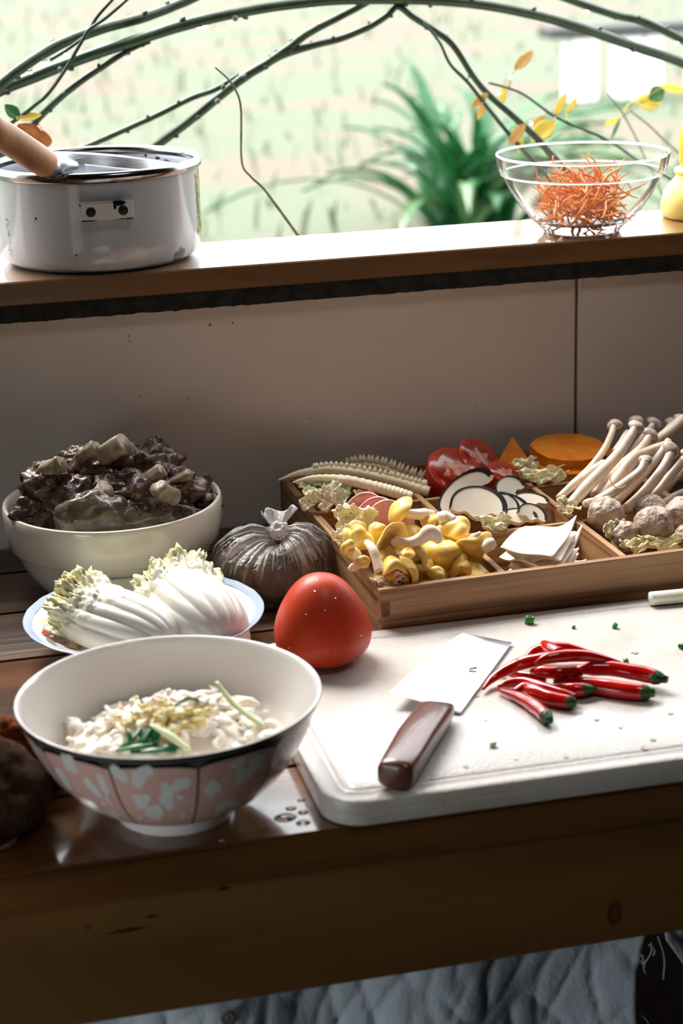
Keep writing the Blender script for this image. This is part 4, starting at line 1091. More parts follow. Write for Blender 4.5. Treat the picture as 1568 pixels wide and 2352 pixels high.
mo('handle', loft([((q0.x - .003, q0.y, .0108), .0138, .0090), ((q0.x * .8 + q1.x * .2, q0.y * .8 + q1.y * .2, .0112), .0142, .0098), ((q1.x, q1.y, .0115), .0148, .0106), ((mid.x * .4 + q2.x * .6, mid.y * .4 + q2.y * .6 - .0, .0116), .0142, .0108), ((q2.x + .006, q2.y, .0114), .0136, .0106), ((q2.x, q2.y, .0113), .0128, .0098), ((q2.x - .0012, q2.y, .0113), .0110, .0084)]), KHAND, kn_, sharp=50)

# ================================================================== chillies
def chili(label, pts, rad, cap=None, tipstart=True):
    w_ = [P(1080 + x / 3.213, 1340 + y / 3.213, z) for x, y, z in pts]
    c_ = w_[0].copy(); c_.z = min(p.z for p in w_) - .004
    t = thing('red_chili', label, 'chili', c_, group='red chillies on the board')
    path = smoothpath([p - c_ for p in w_], 6)
    rr = lerp_list([r * 1.12 / 3.213 / 2720 for r in rad], len(path))
    mo('body', tube(path, rr, 14, fn=lambda t_, a_: 1 + .07 * noise.noise(V((t_ * 7, cos(a_) * .8, w_[0].x * 50)))), CHILI, t)
    if cap:
        e = path[-1]; d = (path[-1] - path[-3]).normalized(); r = rr[-1]
        n_, L = cap
        mo('stem_cap', tube([e - d * r * .7, e - d * r * .2, e + d * r * .45, e + d * L * .6, e + d * L], [r * 1.03, r * 1.06, r * .92, r * .6, r * .5] if n_ == 0 else [r * 1.03, r * 1.05, r * .85, r * .45, r * .18], 12, fn=lambda t_, a_: 1 + .08 * sin(5 * a_)), CHCAP, t)
    return t
b = ZB
chili('front red chili, curved tip left and dark green cut end lowest', [(205, 785, b + .004), (350, 838, b + .005), (480, 912, b + .0058), (560, 985, b + .006)], [10, 34, 44, 40], (0, .008))
chili('second red chili from the front, wrinkled, green cut end', [(318, 795, b + .006), (400, 765, b + .007), (470, 800, b + .007), (600, 850, b + .0065), (735, 878, b + .006)], [14, 34, 44, 46, 40], (0, .005))
chili('slim red chili with a dark tip lying third from the front', [(203, 762, b + .005), (280, 735, b + .006), (400, 730, b + .007), (560, 775, b + .008), (690, 815, b + .008), (775, 840, b + .007)], [10, 28, 34, 34, 30, 20])
chili('short red chili pointing its green stem right in the middle', [(560, 775, b + .006), (660, 780, b + .0065), (770, 785, b + .007), (840, 782, b + .007)], [24, 40, 48, 40], (1, .012))
chili('blunt red chili lying across the middle of the pile', [(450, 650, b + .012), (520, 650, b + .014), (640, 662, b + .014), (760, 655, b + .013), (828, 660, b + .012)], [18, 38, 40, 38, 22])
chili('long thick red chili on the right with bright green end', [(780, 640, b + .012), (900, 630, b + .012), (1050, 630, b + .0115), (1200, 655, b + .011), (1300, 675, b + .010), (1375, 692, b + .010)], [26, 46, 50, 52, 50, 44], (0, .009))
chili('low thick red chili on the right with dark green end', [(620, 720, b + .006), (800, 745, b + .006), (1000, 770, b + .0062), (1180, 795, b + .0065), (1285, 803, b + .0065)], [30, 50, 56, 54, 48], (0, .008))
chili('long red chili curving down to the knife blade on the left', [(92, 782, b + .004), (150, 715, b + .006), (240, 655, b + .010), (340, 605, b + .015), (440, 575, b + .019), (600, 545, b + .022)], [8, 24, 34, 40, 42, 38])
chili('top red chili arching over the pile to a right tip', [(475, 592, b + .024), (560, 555, b + .027), (700, 535, b + .027), (860, 535, b + .023), (990, 560, b + .018), (1105, 582, b + .014)], [10, 34, 42, 38, 28, 8])
chili('hidden red chili at the back of the pile pointing right', [(395, 560, b + .008), (470, 505, b + .011), (580, 478, b + .013), (720, 478, b + .012), (900, 515, b + .008)], [10, 36, 40, 36, 14])
chili('stubby red chili end poking up at the back', [(545, 455, b + .013), (580, 480, b + .017), (660, 520, b + .018)], [34, 44, 40])
chili('thin red chili tip under the left of the pile', [(178, 652, b + .0035), (300, 665, b + .0045), (420, 685, b + .005), (560, 705, b + .005)], [8, 22, 28, 28])

# ================================================================== scallion stick and bits on the board
sa, sb_ = P(1492, 1375, ZB + .0062), P(1640, 1362, ZB + .0062)
d = (sb_ - sa)
sc1 = mo('scallion_stick', tube([V((0, 0, 0)), d * .02, d * .5, d], [.0055, .0062, .0064, .0066], 16, fn=lambda t, a: 1 + .05 * sin(6 * a)), pm('scallion_shaft', S(244, 244, 232), .35, S(232, 236, 212), 30, coat=.2), loc=sa)
tag(sc1, 'white scallion shaft lying at the back right of the board', 'scallion')
BG = pm('scallion_bit', S(70, 150, 60), .4, S(40, 110, 44), 200)
for i, (px, py, s, m, lb) in enumerate(((1216, 1424, .0040, BG, 'largest green scallion bit near the tray front'), (1412, 1437, .0026, BG, 'green scallion bit behind the chillies to the right'), (1317, 1440, .0017, BG, 'tiny green scallion bit behind the chilli pile'), (1437, 1518, .0022, BG, 'green scallion bit just above the thick right chili'), (1132, 1709, .0026, PALEG, 'pale scallion bit in front of the knife handle'), (1565, 1484, .0026, BG, 'green scallion bit at the right photo edge'))):
    tag(mo('scallion_bit', lathe([(.55 * s, -.8 * s), (s, -.8 * s), (s, .8 * s), (.55 * s, .8 * s), (.55 * s, -.8 * s)], 14, fn=lambda q, a: V((q.x, q.y * .8, q.z))), m, loc=P(px, py, ZB + s * .8), rot=(.3 * i, .2, i)), lb, 'scallion bit', 'scallion bits on the board')
kbit = A(1086, 1535, P(1086, 1535, ZB + .0065).y)
tag(mo('scallion_bit', box(-.0035, .0035, -.001, .001, -.0006, .0006, .0003), BG, loc=kbit, rot=(0, 0, .1)), 'thin green scallion bit stuck on the knife blade', 'scallion bit', 'scallion bits on the board')
rd = random.Random(14)
def dome(r, h=.35): return lathe([(0, h * r), (.4 * r, h * .92 * r), (.75 * r, h * .6 * r), (.95 * r, h * .22 * r), (r, 0), (0, 0)], 16)
WL = iter(['clear drop on the board above the thick right chili', 'clear drop between knife blade and chili tips', 'clear drop in front of the green stemmed short chili', 'clear drop near the board front edge, third from knife', 'clear drop near the board front edge, second from knife', 'clear drop beside the knife handle neck', 'clear drop in front of the low right chili', 'larger clear drop at the front right of the board', 'largest clear drop near the front right groove', 'clear drop at the right board edge', 'clear drop near the board front groove closest to knife', 'clear drop in the groove right of the handle end'])
DM = [mesh('water_drop', dome(.0028), WATER), mesh('water_drop', dome(.004, .3), WATER)]
for px, py, s in ((1458, 1500, 1), (1095, 1600, .6), (1370, 1654, .7), (1300, 1740, .6), (1250, 1765, .6), (1115, 1655, .5), (1425, 1672, .6), (1500, 1700, .8), (1480, 1720, .9), (1540, 1640, .7), (1185, 1745, .5), (1070, 1762, .7)):
    o = ob('water_drop', DM[0], loc=P(px, py, ZB + .0001), rot=(0, 0, rd.random() * 6)); o.scale = (s * 1.3, s, s * .8)
    tag(o, next(WL), 'water drop', 'water drops on the cutting board')
for px, py, s, lb in ((692, 1838, 1.0, 'round water drop on the table nearest the board side'), (722, 1858, .8, 'water drop at the foot of the cutting board corner'), (668, 1857, 1.3, 'flat water drop on the table in the glare'), (696, 1866, 1.3, 'crescent water drop in the middle of the glare'), (655, 1878, 2.6, 'largest water puddle between bowl foot and board'), (696, 1890, 1.7, 'water drop at the front edge of the glare'), (510, 1930, .7, 'lone water drop on the table right of the bowl foot')):
    o = ob('water_drop', DM[1], loc=P(px, py, .0001)); o.scale = (s * .8, s * .62, s * .6)
    tag(o, lb, 'water drop', 'water drops on the table')

# ================================================================== compartment tray
TY = .0451
TC = V((.3689, 1.4716, 0))
TS, TH, TT, TD = .345, .055, .008, .006
TM = Matrix.Translation(TC) @ Matrix.Rotation(TY, 4, 'Z')
tr = thing('compartment_tray', 'light bamboo tray with nine square compartments full of vegetables', 'tray', mw=TM)
def T(lx, ly, z): return TM @ V((lx, ly, z))
mo('rail', box(0, TS, 0, TT, 0, TH, .0008), BAMB, tr, smooth=False)
mo('rail', box(0, TS, TS - TT, TS, 0, TH, .0008), BAMB, tr, smooth=False)
mo('rail', box(.0003, TT, TT + .0002, TS - TT - .0002, 0, TH - .0003, .0008), BAMBY, tr, smooth=False)
mo('rail', box(TS - TT, TS - .0003, TT + .0002, TS - TT - .0002, 0, TH - .0003, .0008), BAMBY, tr, smooth=False)
for k in (1, 2):
    mo('divider', box(TS * k / 3 - TD / 2, TS * k / 3 + TD / 2, TT, TS - TT, .004, TH - .0015, .0006), BAMBY, tr, smooth=False)
for k in (1, 2):
    for j in range(3):
        a = TT if j == 0 else TS * j / 3 + TD / 2; b_ = TS - TT if j == 2 else TS * (j + 1) / 3 - TD / 2
        mo('divider', box(a, b_, TS * k / 3 - TD / 2, TS * k / 3 + TD / 2, .004, TH - .0017, .0006), BAMB, tr, smooth=False)
mo('base', box(TT, TS - TT, TT, TS - TT, .001, .005), BAMB, tr, smooth=False)
for lx in (.0006, TS - .0086):
    mo('joint_pin', box(lx, lx + .008, -.0004, .004, .030, .043), ENDG, tr, smooth=False)
Rz = Matrix.Rotation(TY, 4, 'Z')

# golden oyster mushrooms
def golden(R_, H, wav, fold, L, bend, seed, sr=.0047):
    n_ = 40
    def deform(p):
        a = atan2(p.y, p.x); r = sqrt(p.x ** 2 + p.y ** 2)
        k = 1 + wav * sin(3 * a + seed) * (r / R_) + .5 * wav * sin(5 * a + 2 * seed) * (r / R_)
        return V((p.x * k, p.y * k * .9, p.z - fold * p.x ** 2 / R_ + .10 * wav * R_ * sin(4 * a + seed) * (r / R_) ** 2))
    top = [(0, -.14 * H), (.18 * R_, -.08 * H), (.4 * R_, 0), (.65 * R_, -.10 * H), (.85 * R_, -.40 * H), (.96 * R_, -.78 * H), (R_, -1.08 * H), (.985 * R_, -1.28 * H), (.93 * R_, -1.36 * H)]
    und = [(.93 * R_, -1.36 * H), (.75 * R_, -1.25 * H), (.5 * R_, -1.28 * H), (.3 * R_, -1.55 * H), (sr * .8, -2.1 * H)]
    v1, f1 = lathe(top, n_); v2, f2 = lathe(und, 72, fn=lambda q, a: q + V((0, 0, .0009 * min(1, max(0, (.93 * R_ - sqrt(q.x ** 2 + q.y ** 2)) / (.25 * R_))) * (1 if int(a / (2 * pi) * 72 + .5) % 2 else -1))))
    st = smoothpath([V((0, 0, -1.3 * H)), V((bend * .15 * L, 0, -1.3 * H - .3 * L)), V((bend * .5 * L, 0, -1.3 * H - .65 * L)), V((bend * L, 0, -1.3 * H - L))], 5)
    return ([deform(p) for p in v1], f1), ([deform(p) for p in v2], f2), tube(st, [sr * 1.5, sr, sr * .95, sr * 1.05, sr * 1.15, sr * .6], 12, fn=lambda t, a: 1 + .1 * noise.noise(V((t * 5, cos(a), seed))))
GMS = []
for k, a_ in enumerate(((.0150, .006, .05, .3, .030, .5), (.0165, .007, .12, .5, .034, -.4), (.0130, .007, .08, .9, .028, .6), (.0110, .006, .15, .7, .026, .3), (.0140, .008, .10, 1.2, .030, .2), (.0090, .005, .06, .4, .022, -.5), (.0190, .005, .05, .15, .008, .1))):
    cp, gl, stm = golden(*(a_[0], a_[1] * .85, a_[2] * 1.5) + a_[3:], seed=k * 1.3)
    GMS.append((mesh('cap', cp, GOLD), mesh('gills', gl, GILL, smooth=False), mesh('stem', stm, GSTEM)))
GG = 'golden oyster mushrooms in the tray'
def gmush(px, py, y, nrm, k, s=1.0, xd=(1, 0, 0), label=None):
    m = frame(A(px, py, y), nrm, xd, s)
    t = thing('golden_mushroom', label or 'yellow oyster mushroom buried among others in the golden heap', 'mushroom', mw=m, group=GG)
    for nm, me in zip(('cap', 'gills', 'stem'), GMS[k]): ob(nm, me, t)
gmush(905, 1166, 1.56, (-.8, -.1, .62), 0, 1.0, (.2, 0, .3), 'topmost golden mushroom, cap left and stem stretching right')
gmush(893, 1232, 1.525, (-.42, .86, .28), 6, 1.0, (-.2, 0, .6), 'golden mushroom lying sideways, fine gills and thick white stem showing')
gmush(1068, 1200, 1.535, (.45, -.5, .75), 4, 1.15, (.7, 0, -.6), 'curved golden mushroom like a bean at the upper right')
gmush(1020, 1216, 1.545, (.1, -.5, .85), 1, .85, (1, 0, 0), 'rounded golden mushroom cap behind the white stem end')
gmush(943, 1210, 1.55, (0, -.3, .95), 1, .85, (1, 0, .1), 'broad golden cap in the back centre of the heap')
gmush(984, 1190, 1.555, (-.4, -.5, .7), 2, .85, (.6, 0, .6), 'small curled golden mushroom behind the broad cap')
gmush(1030, 1268, 1.505, (.12, -.85, .5), 4, 1.25, (0, 0, 1), 'tall kidney shaped golden cap facing the front')
gmush(1058, 1240, 1.53, (.3, -.5, .8), 1, .95, (1, 0, -.4), 'brownish golden cap behind the kidney shaped one')
gmush(1100, 1272, 1.512, (.2, -.75, -.35), 1, 1.05, (1, 0, .2), 'upturned golden mushroom with white stem at the right')
gmush(1098, 1308, 1.495, (.15, -.5, .85), 1, .9, (1, 0, .1), 'flat golden cap at the lower right beside the divider')
gmush(897, 1262, 1.512, (-.1, -.35, .92), 3, 1.1, (1, 0, .2), 'small golden cap below the gilled mushroom')
gmush(903, 1280, 1.494, (.05, .05, 1), 2, 1.0, (1, 0, .15), 'golden mushroom with flat cap and stem down at the front')
gmush(960, 1308, 1.49, (.92, -.25, .28), 1, .80, (0, 0, 1), 'golden cap standing on edge at the front rail')
gmush(982, 1270, 1.503, (.90, -.28, .32), 1, .74, (.2, 0, 1), 'second golden cap on edge above the front one')
gmush(990, 1300, 1.498, (.6, -.6, .5), 3, 1.0, (0, 0, 1), 'small golden cap tucked behind the edge-on caps')
gmush(840, 1226, 1.53, (.3, -.7, .6), 4, .95, (.7, 0, .7), 'curled golden mushroom at the left of the heap')
gmush(800, 1236, 1.535, (-.5, -.6, .5), 3, 1.0, (.5, 0, .6), 'golden mushroom hanging over the left rail')
gmush(790, 1262, 1.51, (-.7, -.5, .2), 5, .9, (.5, 0, .6), 'small golden cap drooping lowest over the left rail')
gmush(838, 1286, 1.50, (.1, -.6, .5), 5, .75, (1, 0, 0), 'tiny rolled golden cap in the left front corner')
gmush(864, 1206, 1.55, (-.2, -.4, .9), 5, 1.0, (0, 0, 1), 'small golden knob beside the ham slice')
gmush(816, 1204, 1.56, (-.2, -.5, .8), 5, 1.0, (1, 0, 0), 'small golden cap behind the cabbage leaf bit')
gmush(890, 1312, 1.488, (-.1, -.7, .6), 3, 1.05, (1, 0, 0), 'dark golden cap low in the left front corner')
for px, py, y, nrm, k in ((940, 1262, 1.53, (.1, -.4, .9), 3), (925, 1240, 1.54, (-.3, -.4, .9), 2), (1010, 1310, 1.49, (.3, -.5, .8), 5), (1060, 1290, 1.50, (-.2, -.6, .8), 3), (930, 1320, 1.487, (0, -.8, .5), 5), (870, 1275, 1.51, (-.5, -.5, .7), 5), (1000, 1245, 1.53, (0, -.5, .85), 0), (965, 1240, 1.535, (0, -.4, .9), 5)):
    gmush(px, py, y, nrm, k)
def wstem(pts, rad, label):
    w_ = [A(*p) for p in pts]; c_ = w_[0].copy()
    t = thing('golden_mushroom', label, 'mushroom', c_, group=GG)
    mo('stem', tube(smoothpath([p - c_ for p in w_], 5), rad, 14, fn=lambda t, a: 1 + .08 * noise.noise(V((t * 4, cos(a), 3)))), GSTEM, t)
wstem([(905, 1240, 1.515), (940, 1246, 1.507), (968, 1236, 1.503), (985, 1222, 1.503), (1000, 1230, 1.503), (1008, 1245, 1.503)], [.0028, .0042, .0055, .0068, .0064, .003], 'thick white bent mushroom stem pointing right over the heap')
wstem([(843, 1246, 1.52), (856, 1262, 1.507), (864, 1285, 1.500), (872, 1315, 1.492)], [.003, .0042, .0042, .005], 'white stem bending down inside the left rail')
wstem([(1005, 1193, 1.55), (1020, 1190, 1.55), (1042, 1200, 1.545)], [.0055, .0068, .006], 'stubby white stem piece behind the rounded cap')
wstem([(1098, 1258, 1.515), (1096, 1240, 1.518), (1090, 1226, 1.52)], [.0055, .005, .0055], 'short white stem standing at the right of the heap')
wstem([(1108, 1262, 1.51), (1125, 1250, 1.51), (1136, 1244, 1.51)], [.005, .006, .004], 'pale stem stub leaning over the right divider')

# crinkled cabbage scraps
def scrap(px, py, y, L, wd, seed, nrm, xd=(1, 0, 0), mat=CABB, label='', frill=.004):
    def fn(u, v):
        e = max(abs(2 * u - 1), v) ** 2
        return ((u - .5) * wd * (.5 + .7 * v) * (1 + .12 * sin(v * 17 + seed)) + .002 * sin(v * 9 + seed), (v - .5) * L * (1 - .25 * abs(2 * u - 1) ** 2) + .0012 * sin(u * 23 + seed) * v, frill * noise.noise(V((u * 4, v * 4, seed))) + .4 * frill * noise.noise(V((u * 11, v * 11, seed))) + .30 * frill * sin(u * 15 + seed) * e + .35 * wd * abs(u - .5))
    tag(mo('cabbage_scrap', slab(30, 30, fn, .0009), mat, mw=frame(A(px, py, y), nrm, xd)), label, 'cabbage scrap', 'cabbage scraps in the tray')
scrap(800, 1200, 1.575, .034, .022, 1, (-.2, -.95, .25), (1, 0, .1), CABB, 'upright frilly cabbage scrap at the left of the golden mushrooms', .006)
scrap(838, 1195, 1.58, .024, .022, 2, (.1, -.9, .4), (1, 0, .2), CABB, 'second frilly cabbage scrap in front of the ham', .006)
scrap(785, 1235, 1.55, .018, .014, 12, (-.4, -.8, .4), (1, 0, .3), CABB, 'pale cabbage scrap on the left rail under golden caps')
scrap(712, 1148, 1.70, .026, .018, 3, (-.3, -.7, .7), (.6, 0, -.5), CABB, 'rolled yellow cabbage scrap in the left back corner', .005)
scrap(745, 1150, 1.695, .024, .022, 4, (.0, -.8, .6), (1, 0, .1), CABB, 'pale cabbage scrap beside the rolled one', .005)
scrap(770, 1140, 1.70, .030, .020, 5, (.1, -.75, .7), (.8, 0, .4), pm('pale_cabbage', S(240, 238, 214), .45, S(226, 226, 190), 60), 'jagged white cabbage scrap under the bamboo shoots', .006)
scrap(720, 1128, 1.74, .036, .03, 6, (.1, -.3, .9), (1, 0, 0), CABBG, 'green cabbage leaf under the bamboo shoot tips', .004)
scrap(775, 1125, 1.74, .036, .03, 16, (.1, -.3, .9), (1, .4, 0), CABBG, 'green cabbage leaf deeper under the bamboo shoots', .004)
scrap(835, 1150, 1.70, .022, .018, 7, (.1, -.8, .6), (1, 0, 0), CABB, 'pale cabbage bit by the second divider', .003)
scrap(1133, 1205, 1.60, .018, .030, 8, (.1, -.75, .65), (1, 0, .1), CABB, 'frilly cabbage scrap in front of the mushroom slices', .006)
scrap(1210, 1080, 1.735, .026, .022, 9, (-.1, -.85, .5), (1, 0, .1), CABB, 'pale cabbage scrap in front of the pumpkin wedge', .007)
scrap(1240, 1095, 1.72, .018, .040, 10, (.1, -.7, .7), (1, 0, .05), CABB, 'low cabbage scrap along the divider by the pumpkin', .006)
scrap(1275, 1098, 1.725, .014, .022, 17, (.1, -.7, .7), (1, 0, -.05), CABB, 'small cabbage scrap under the pumpkin slices', .006)
scrap(1412, 1228, 1.545, .026, .016, 11, (-.1, -.9, .4), (1, 0, .2), CABB, 'pointed cabbage scrap beside the meatballs', .005)
scrap(1455, 1256, 1.515, .014, .030, 13, (.1, -.7, .7), (1, 0, .05), CABB, 'cabbage scrap on the rail below the large meatball', .006)
scrap(1520, 1252, 1.52, .016, .044, 14, (.1, -.7, .7), (1, 0, .05), CABB, 'long cabbage scrap on the front rail at right', .006)
scrap(895, 1335, 1.487, .012, .026, 15, (0, -.8, .6), (1, 0, .1), CABB, 'cabbage scrap in the front left tray corner', .005)
scrap(1300, 1165, 1.61, .016, .02, 18, (-.4, -.7, .6), (.6, 0, -.6), CABB, 'cabbage scrap at the foot of the brown mushrooms', .004)

# ham
for i, (px, py, y, lb) in enumerate(((890, 1205, 1.595, 'front pink ham slice behind the golden mushrooms'), (870, 1198, 1.605, 'pink ham slice just behind the front one'), (845, 1188, 1.615, 'pink ham slice with a pointed corner at the back'))):
    tag(mo('ham_slice', slab(14, 6, lambda u, v: ((u - .5) * .05, .004 * sin(u * 5), -.02 + .045 * v * (sin(pi * (.08 + .84 * u)) ** .5)), .0022), HAM, mw=frame(A(px, py, y), (0, -.3, 1), (1, .1 - .15 * i, 0))), lb, 'ham', 'ham slices in the tray')

# bamboo shoots
def shoot(pts, rad, label, teeth=None, nt_=16):
    w_ = [A(*p) for p in pts]; c_ = w_[0].copy()
    t = thing('bamboo_shoot', label, 'bamboo shoot', c_, group='bamboo shoot pieces in the tray')
    path = smoothpath([p - c_ for p in w_], 14)
    mo('body', tube(path, rad, 14, flat=.75, fn=lambda s, a: 1 + .10 * sin(s * 2 * pi * 22) * (.3 + .7 * max(0, sin(a)))), BSHOOT, t)
    if teeth:
        parts = []
        n_ = len(path); rr = lerp_list(rad, n_)
        for i in range(nt_):
            s = teeth[0] + (teeth[1] - teeth[0]) * i / (nt_ - 1); j = int(s * (n_ - 1)); p = path[j]
            tt = (path[min(j + 1, n_ - 1)] - path[max(0, j - 1)]).normalized()
            d = V((.15, .35, .9)); d = (d - tt * d.dot(tt)).normalized()
            h = teeth[2] * 1.3 * (.5 + .5 * s)
            parts.append(tube([p + d * rr[j] * .4, p + d * (rr[j] * .8 + h * .5), p + d * (rr[j] * .8 + h)], [.0044, .0030, .0006], 7, flat=.7, up=tt))
        mo('partition_teeth', join(*parts), BSHOOT, t)
shoot([(672, 1108, 1.725), (720, 1098, 1.72), (790, 1102, 1.715), (860, 1118, 1.71), (905, 1130, 1.705), (945, 1142, 1.70)], [.001, .004, .0062, .0072, .0076, .0070], 'front bamboo shoot, smooth side out, above the cabbage scraps')
shoot([(638, 1103, 1.76), (690, 1086, 1.755), (760, 1078, 1.75), (840, 1090, 1.745), (920, 1110, 1.74), (985, 1130, 1.73)], [.001, .004, .0058, .0064, .0068, .0074], 'middle bamboo shoot with a row of ridges, tip over corner', (.3, .97, .004), 26)
shoot([(780, 1070, 1.79), (830, 1066, 1.785), (880, 1076, 1.78), (930, 1098, 1.775), (985, 1118, 1.76)], [.002, .0042, .0052, .0056, .006], 'back bamboo shoot with tall comb teeth beside the tomato', (.1, .97, .008), 20)

# tomato pieces
def tslice(px, py, y, R_, th, nrm, xd, label, half=False):
    t = thing('tomato_slice', label, 'tomato', mw=frame(A(px, py, y), nrm, xd), group='tomato pieces in the tray')
    a0, a1 = (0, pi) if half else (0, 2 * pi)
    def sk(q, a): return q
    prof_ = [(R_ * .86, -th), (R_ * .97, -th * .5), (R_, -.001), (R_ * .985, 0)]
    if half: prof_ = [(0, -th)] + prof_ + [(0, 0)]
    else: prof_ = [(0, -th)] + prof_ + [(0, 0)]
    mo('flesh', lathe(prof_, 48, a0=a0, a1=a1), TOM, t, sharp=40)
    mo('cut_face', lathe([(0, .0004), (R_ * .93, .0004), (R_ * .95, -.0003)], 40), TFLESH, t)
    mo('pulp', lathe([(0, .0007), (R_ * .70, .0007), (R_ * .74, .0003)], 32, fn=lambda q, a: V((q.x, q.y, 0)) * (1 + .08 * cos(4 * a)) + V((0, 0, q.z))), TPULP, t)
    def star(tt): return .62 + .18 * cos(5 * tt + R_ * 900) + .10 * cos(2 * tt) + .08 * cos(9 * tt)
    v = [V((0, 0, .0012))] + [V((R_ * .62 * star(2 * pi * i / 36) * cos(2 * pi * i / 36), R_ * .62 * star(2 * pi * i / 36) * sin(2 * pi * i / 36), .0008)) for i in range(36)]
    mo('core', (v, [(0, 1 + i, 1 + (i + 1) % 36) for i in range(36)]), TCORE, t)
tslice(1045, 1078, 1.755, .0290, .024, (.15, -.55, .80), (1, 0, .3), 'large tomato half with pale star core facing up')
tslice(1100, 1050, 1.775, .0240, .012, (.35, -.55, .65), (.8, 0, -.4), 'tomato slice leaning on the large half')
tslice(1160, 1085, 1.745, .018, .018, (.25, -.35, .8), (1, 0, 0), 'tomato piece in shade beside the divider')
wd = mo('tomato_wedge', lathe([(0, -.018), (.013, -.014), (.019, 0), (.013, .014), (0, .018)], 14, a0=0, a1=1.5), TOM, mw=frame(A(1005, 1106, 1.735), (.2, .2, 1), (.5, -.9, 0)))
wv = wd.data
tag(wd, 'tomato wedge standing next to the bamboo shoot ends', 'tomato', 'tomato pieces in the tray')

# pumpkin
def pumpkin(px, py, y, rx, ry, th, nrm, xd, seed, label):
    n_ = 13; ol = []
    for i in range(n_):
        a = 2 * pi * i / n_; k = 1 + .06 * noise.noise(V((cos(a) * 2, sin(a) * 2, seed)))
        ol.append((rx * k * cos(a), ry * k * sin(a)))
    t = thing('pumpkin_slice', label, 'pumpkin', mw=frame(A(px, py, y), nrm, xd), group='pumpkin pieces in the tray')
    mo('flesh', prism(ol, -.0012, 0), PUMP, t, smooth=False)
    mo('rim', prism([(x * .985, y_ * .985) for x, y_ in ol], -th, -.0012), PUMPE, t, smooth=False)
pumpkin(1306, 1026, 1.775, .040, .030, .011, (.05, -.22, .97), (1, 0, -.04), 1, 'top orange pumpkin slab resting on the stack')
pumpkin(1310, 1062, 1.765, .038, .030, .013, (.03, -.12, .99), (1, .1, 0), 2, 'lower pumpkin slab beneath the top one')
pw = mo('pumpkin_wedge', prism([(-.022, -.012), (.024, -.016), (-.012, .020)], -.014, 0), PUMP, mw=frame(A(1193, 1048, 1.775), (-.35, -.7, .62), (1, 0, -.5)), smooth=False)
tag(pw, 'pumpkin wedge left of the stacked slabs', 'pumpkin', 'pumpkin pieces in the tray')
pw2 = mo('pumpkin_wedge', prism([(-.014, -.010), (.016, -.012), (-.004, .012)], -.012, 0), PUMP, mw=frame(A(1408, 1040, 1.79), (.2, -.5, .8), (1, 0, .2)), smooth=False)
tag(pw2, 'small pumpkin corner showing behind the brown mushroom stems', 'pumpkin', 'pumpkin pieces in the tray')

# sliced dark mushrooms
def shiit(px, py, y, w_, h_, nrm, xd, label, th=.005, curl=.25):
    n_ = 18
    top = [(w_ * cos(pi * i / n_), h_ * sin(pi * i / n_) ** .84) for i in range(n_ + 1)]
    bot = [(-w_ * .8, -h_ * .12), (-w_ * .35, h_ * (.1 - curl)), (w_ * .0, h_ * (-.05 - curl)), (w_ * .35, h_ * (.1 - curl)), (w_ * .8, -h_ * .12)]
    t = thing('mushroom_slice', label, 'mushroom slice', mw=frame(A(px, py, y), nrm, xd), group='dark mushroom slices in the tray')
    bend = lambda a: (a.x, a.y, a.z + 4 * a.x * a.x)
    def lower(x):
        q = x / w_
        return h_ * (-.12 - curl * (1 - abs(q)) + .16 * exp(-((abs(q) - .45) / .18) ** 2)) if abs(q) < .98 else -.02 * h_
    def upper(x): return h_ * max(0, 1 - (x / w_) ** 2) ** .42
    mo('flesh', slab(24, 5, lambda u, v: bend(V((w_ * (2 * u - 1), lower(w_ * (2 * u - 1)) + (upper(w_ * (2 * u - 1)) - lower(w_ * (2 * u - 1))) * v, 0))), th), SHITE, t, sharp=40)
    oc = [(x * 1.06, y_ * 1.06 + .0002) for x, y_ in top]
    band = [V((x, y_, z)) for z in (-th - .0014, .0003) for x, y_ in oc] + [V((x * (.93 - .10 * max(0, x) / w_), y_ * (.93 - .10 * max(0, x) / w_), z)) for z in (-th - .0014, .0003) for x, y_ in oc]
    m_ = n_ + 1; f = []
    for i in range(n_):
        f += [(i, i + 1, m_ + i + 1, m_ + i), (2 * m_ + i, 3 * m_ + i, 3 * m_ + i + 1, 2 * m_ + i + 1), (m_ + i, m_ + i + 1, 3 * m_ + i + 1, 3 * m_ + i), (i, 2 * m_ + i, 2 * m_ + i + 1, i + 1)]
    mo('skin', ([V(bend(a)) for a in band], f), SHITK, t, smooth=False)
shiit(1075, 1138, 1.665, .030, .020, (-.35, -.75, .55), (.8, .1, .5), 'long mushroom slice arched highest on its pile', .006, .0)
shiit(1098, 1172, 1.63, .026, .024, (-.1, -.72, .68), (1, 0, -.35), 'broad white mushroom slice at the front of its pile', .006)
shiit(1168, 1178, 1.635, .021, .020, (.1, -.7, .7), (.85, .1, -.5), 'white mushroom slice right of the broad one', .006)
shiit(1145, 1180, 1.645, .019, .02, (-.5, -.6, .5), (.6, .1, -.8), 'thin mushroom slice on edge between two broad ones', .004)
shiit(1173, 1125, 1.68, .015, .014, (.1, -.75, .6), (1, 0, .3), 'small mushroom slice with black skin at the back', .006)
shiit(1220, 1152, 1.655, .017, .010, (.1, -.6, .75), (1, 0, -.2), 'black skinned mushroom slice near the right divider', .008)
shiit(1222, 1186, 1.625, .014, .013, (.15, -.7, .7), (.9, 0, -.5), 'small pale mushroom slice at the right end of its pile', .005)
shiit(1190, 1192, 1.625, .018, .012, (0, -.6, .8), (1, 0, -.1), 'mushroom slice lying low under the others', .005)
shiit(1130, 1150, 1.665, .022, .014, (.0, -.3, .95), (1, 0, .1), 'dark mushroom slice in the shade of the pile centre', .009)
shiit(1195, 1150, 1.665, .02, .014, (.2, -.2, .95), (1, .3, 0), 'dark mushroom slice buried by the tray divider', .009)

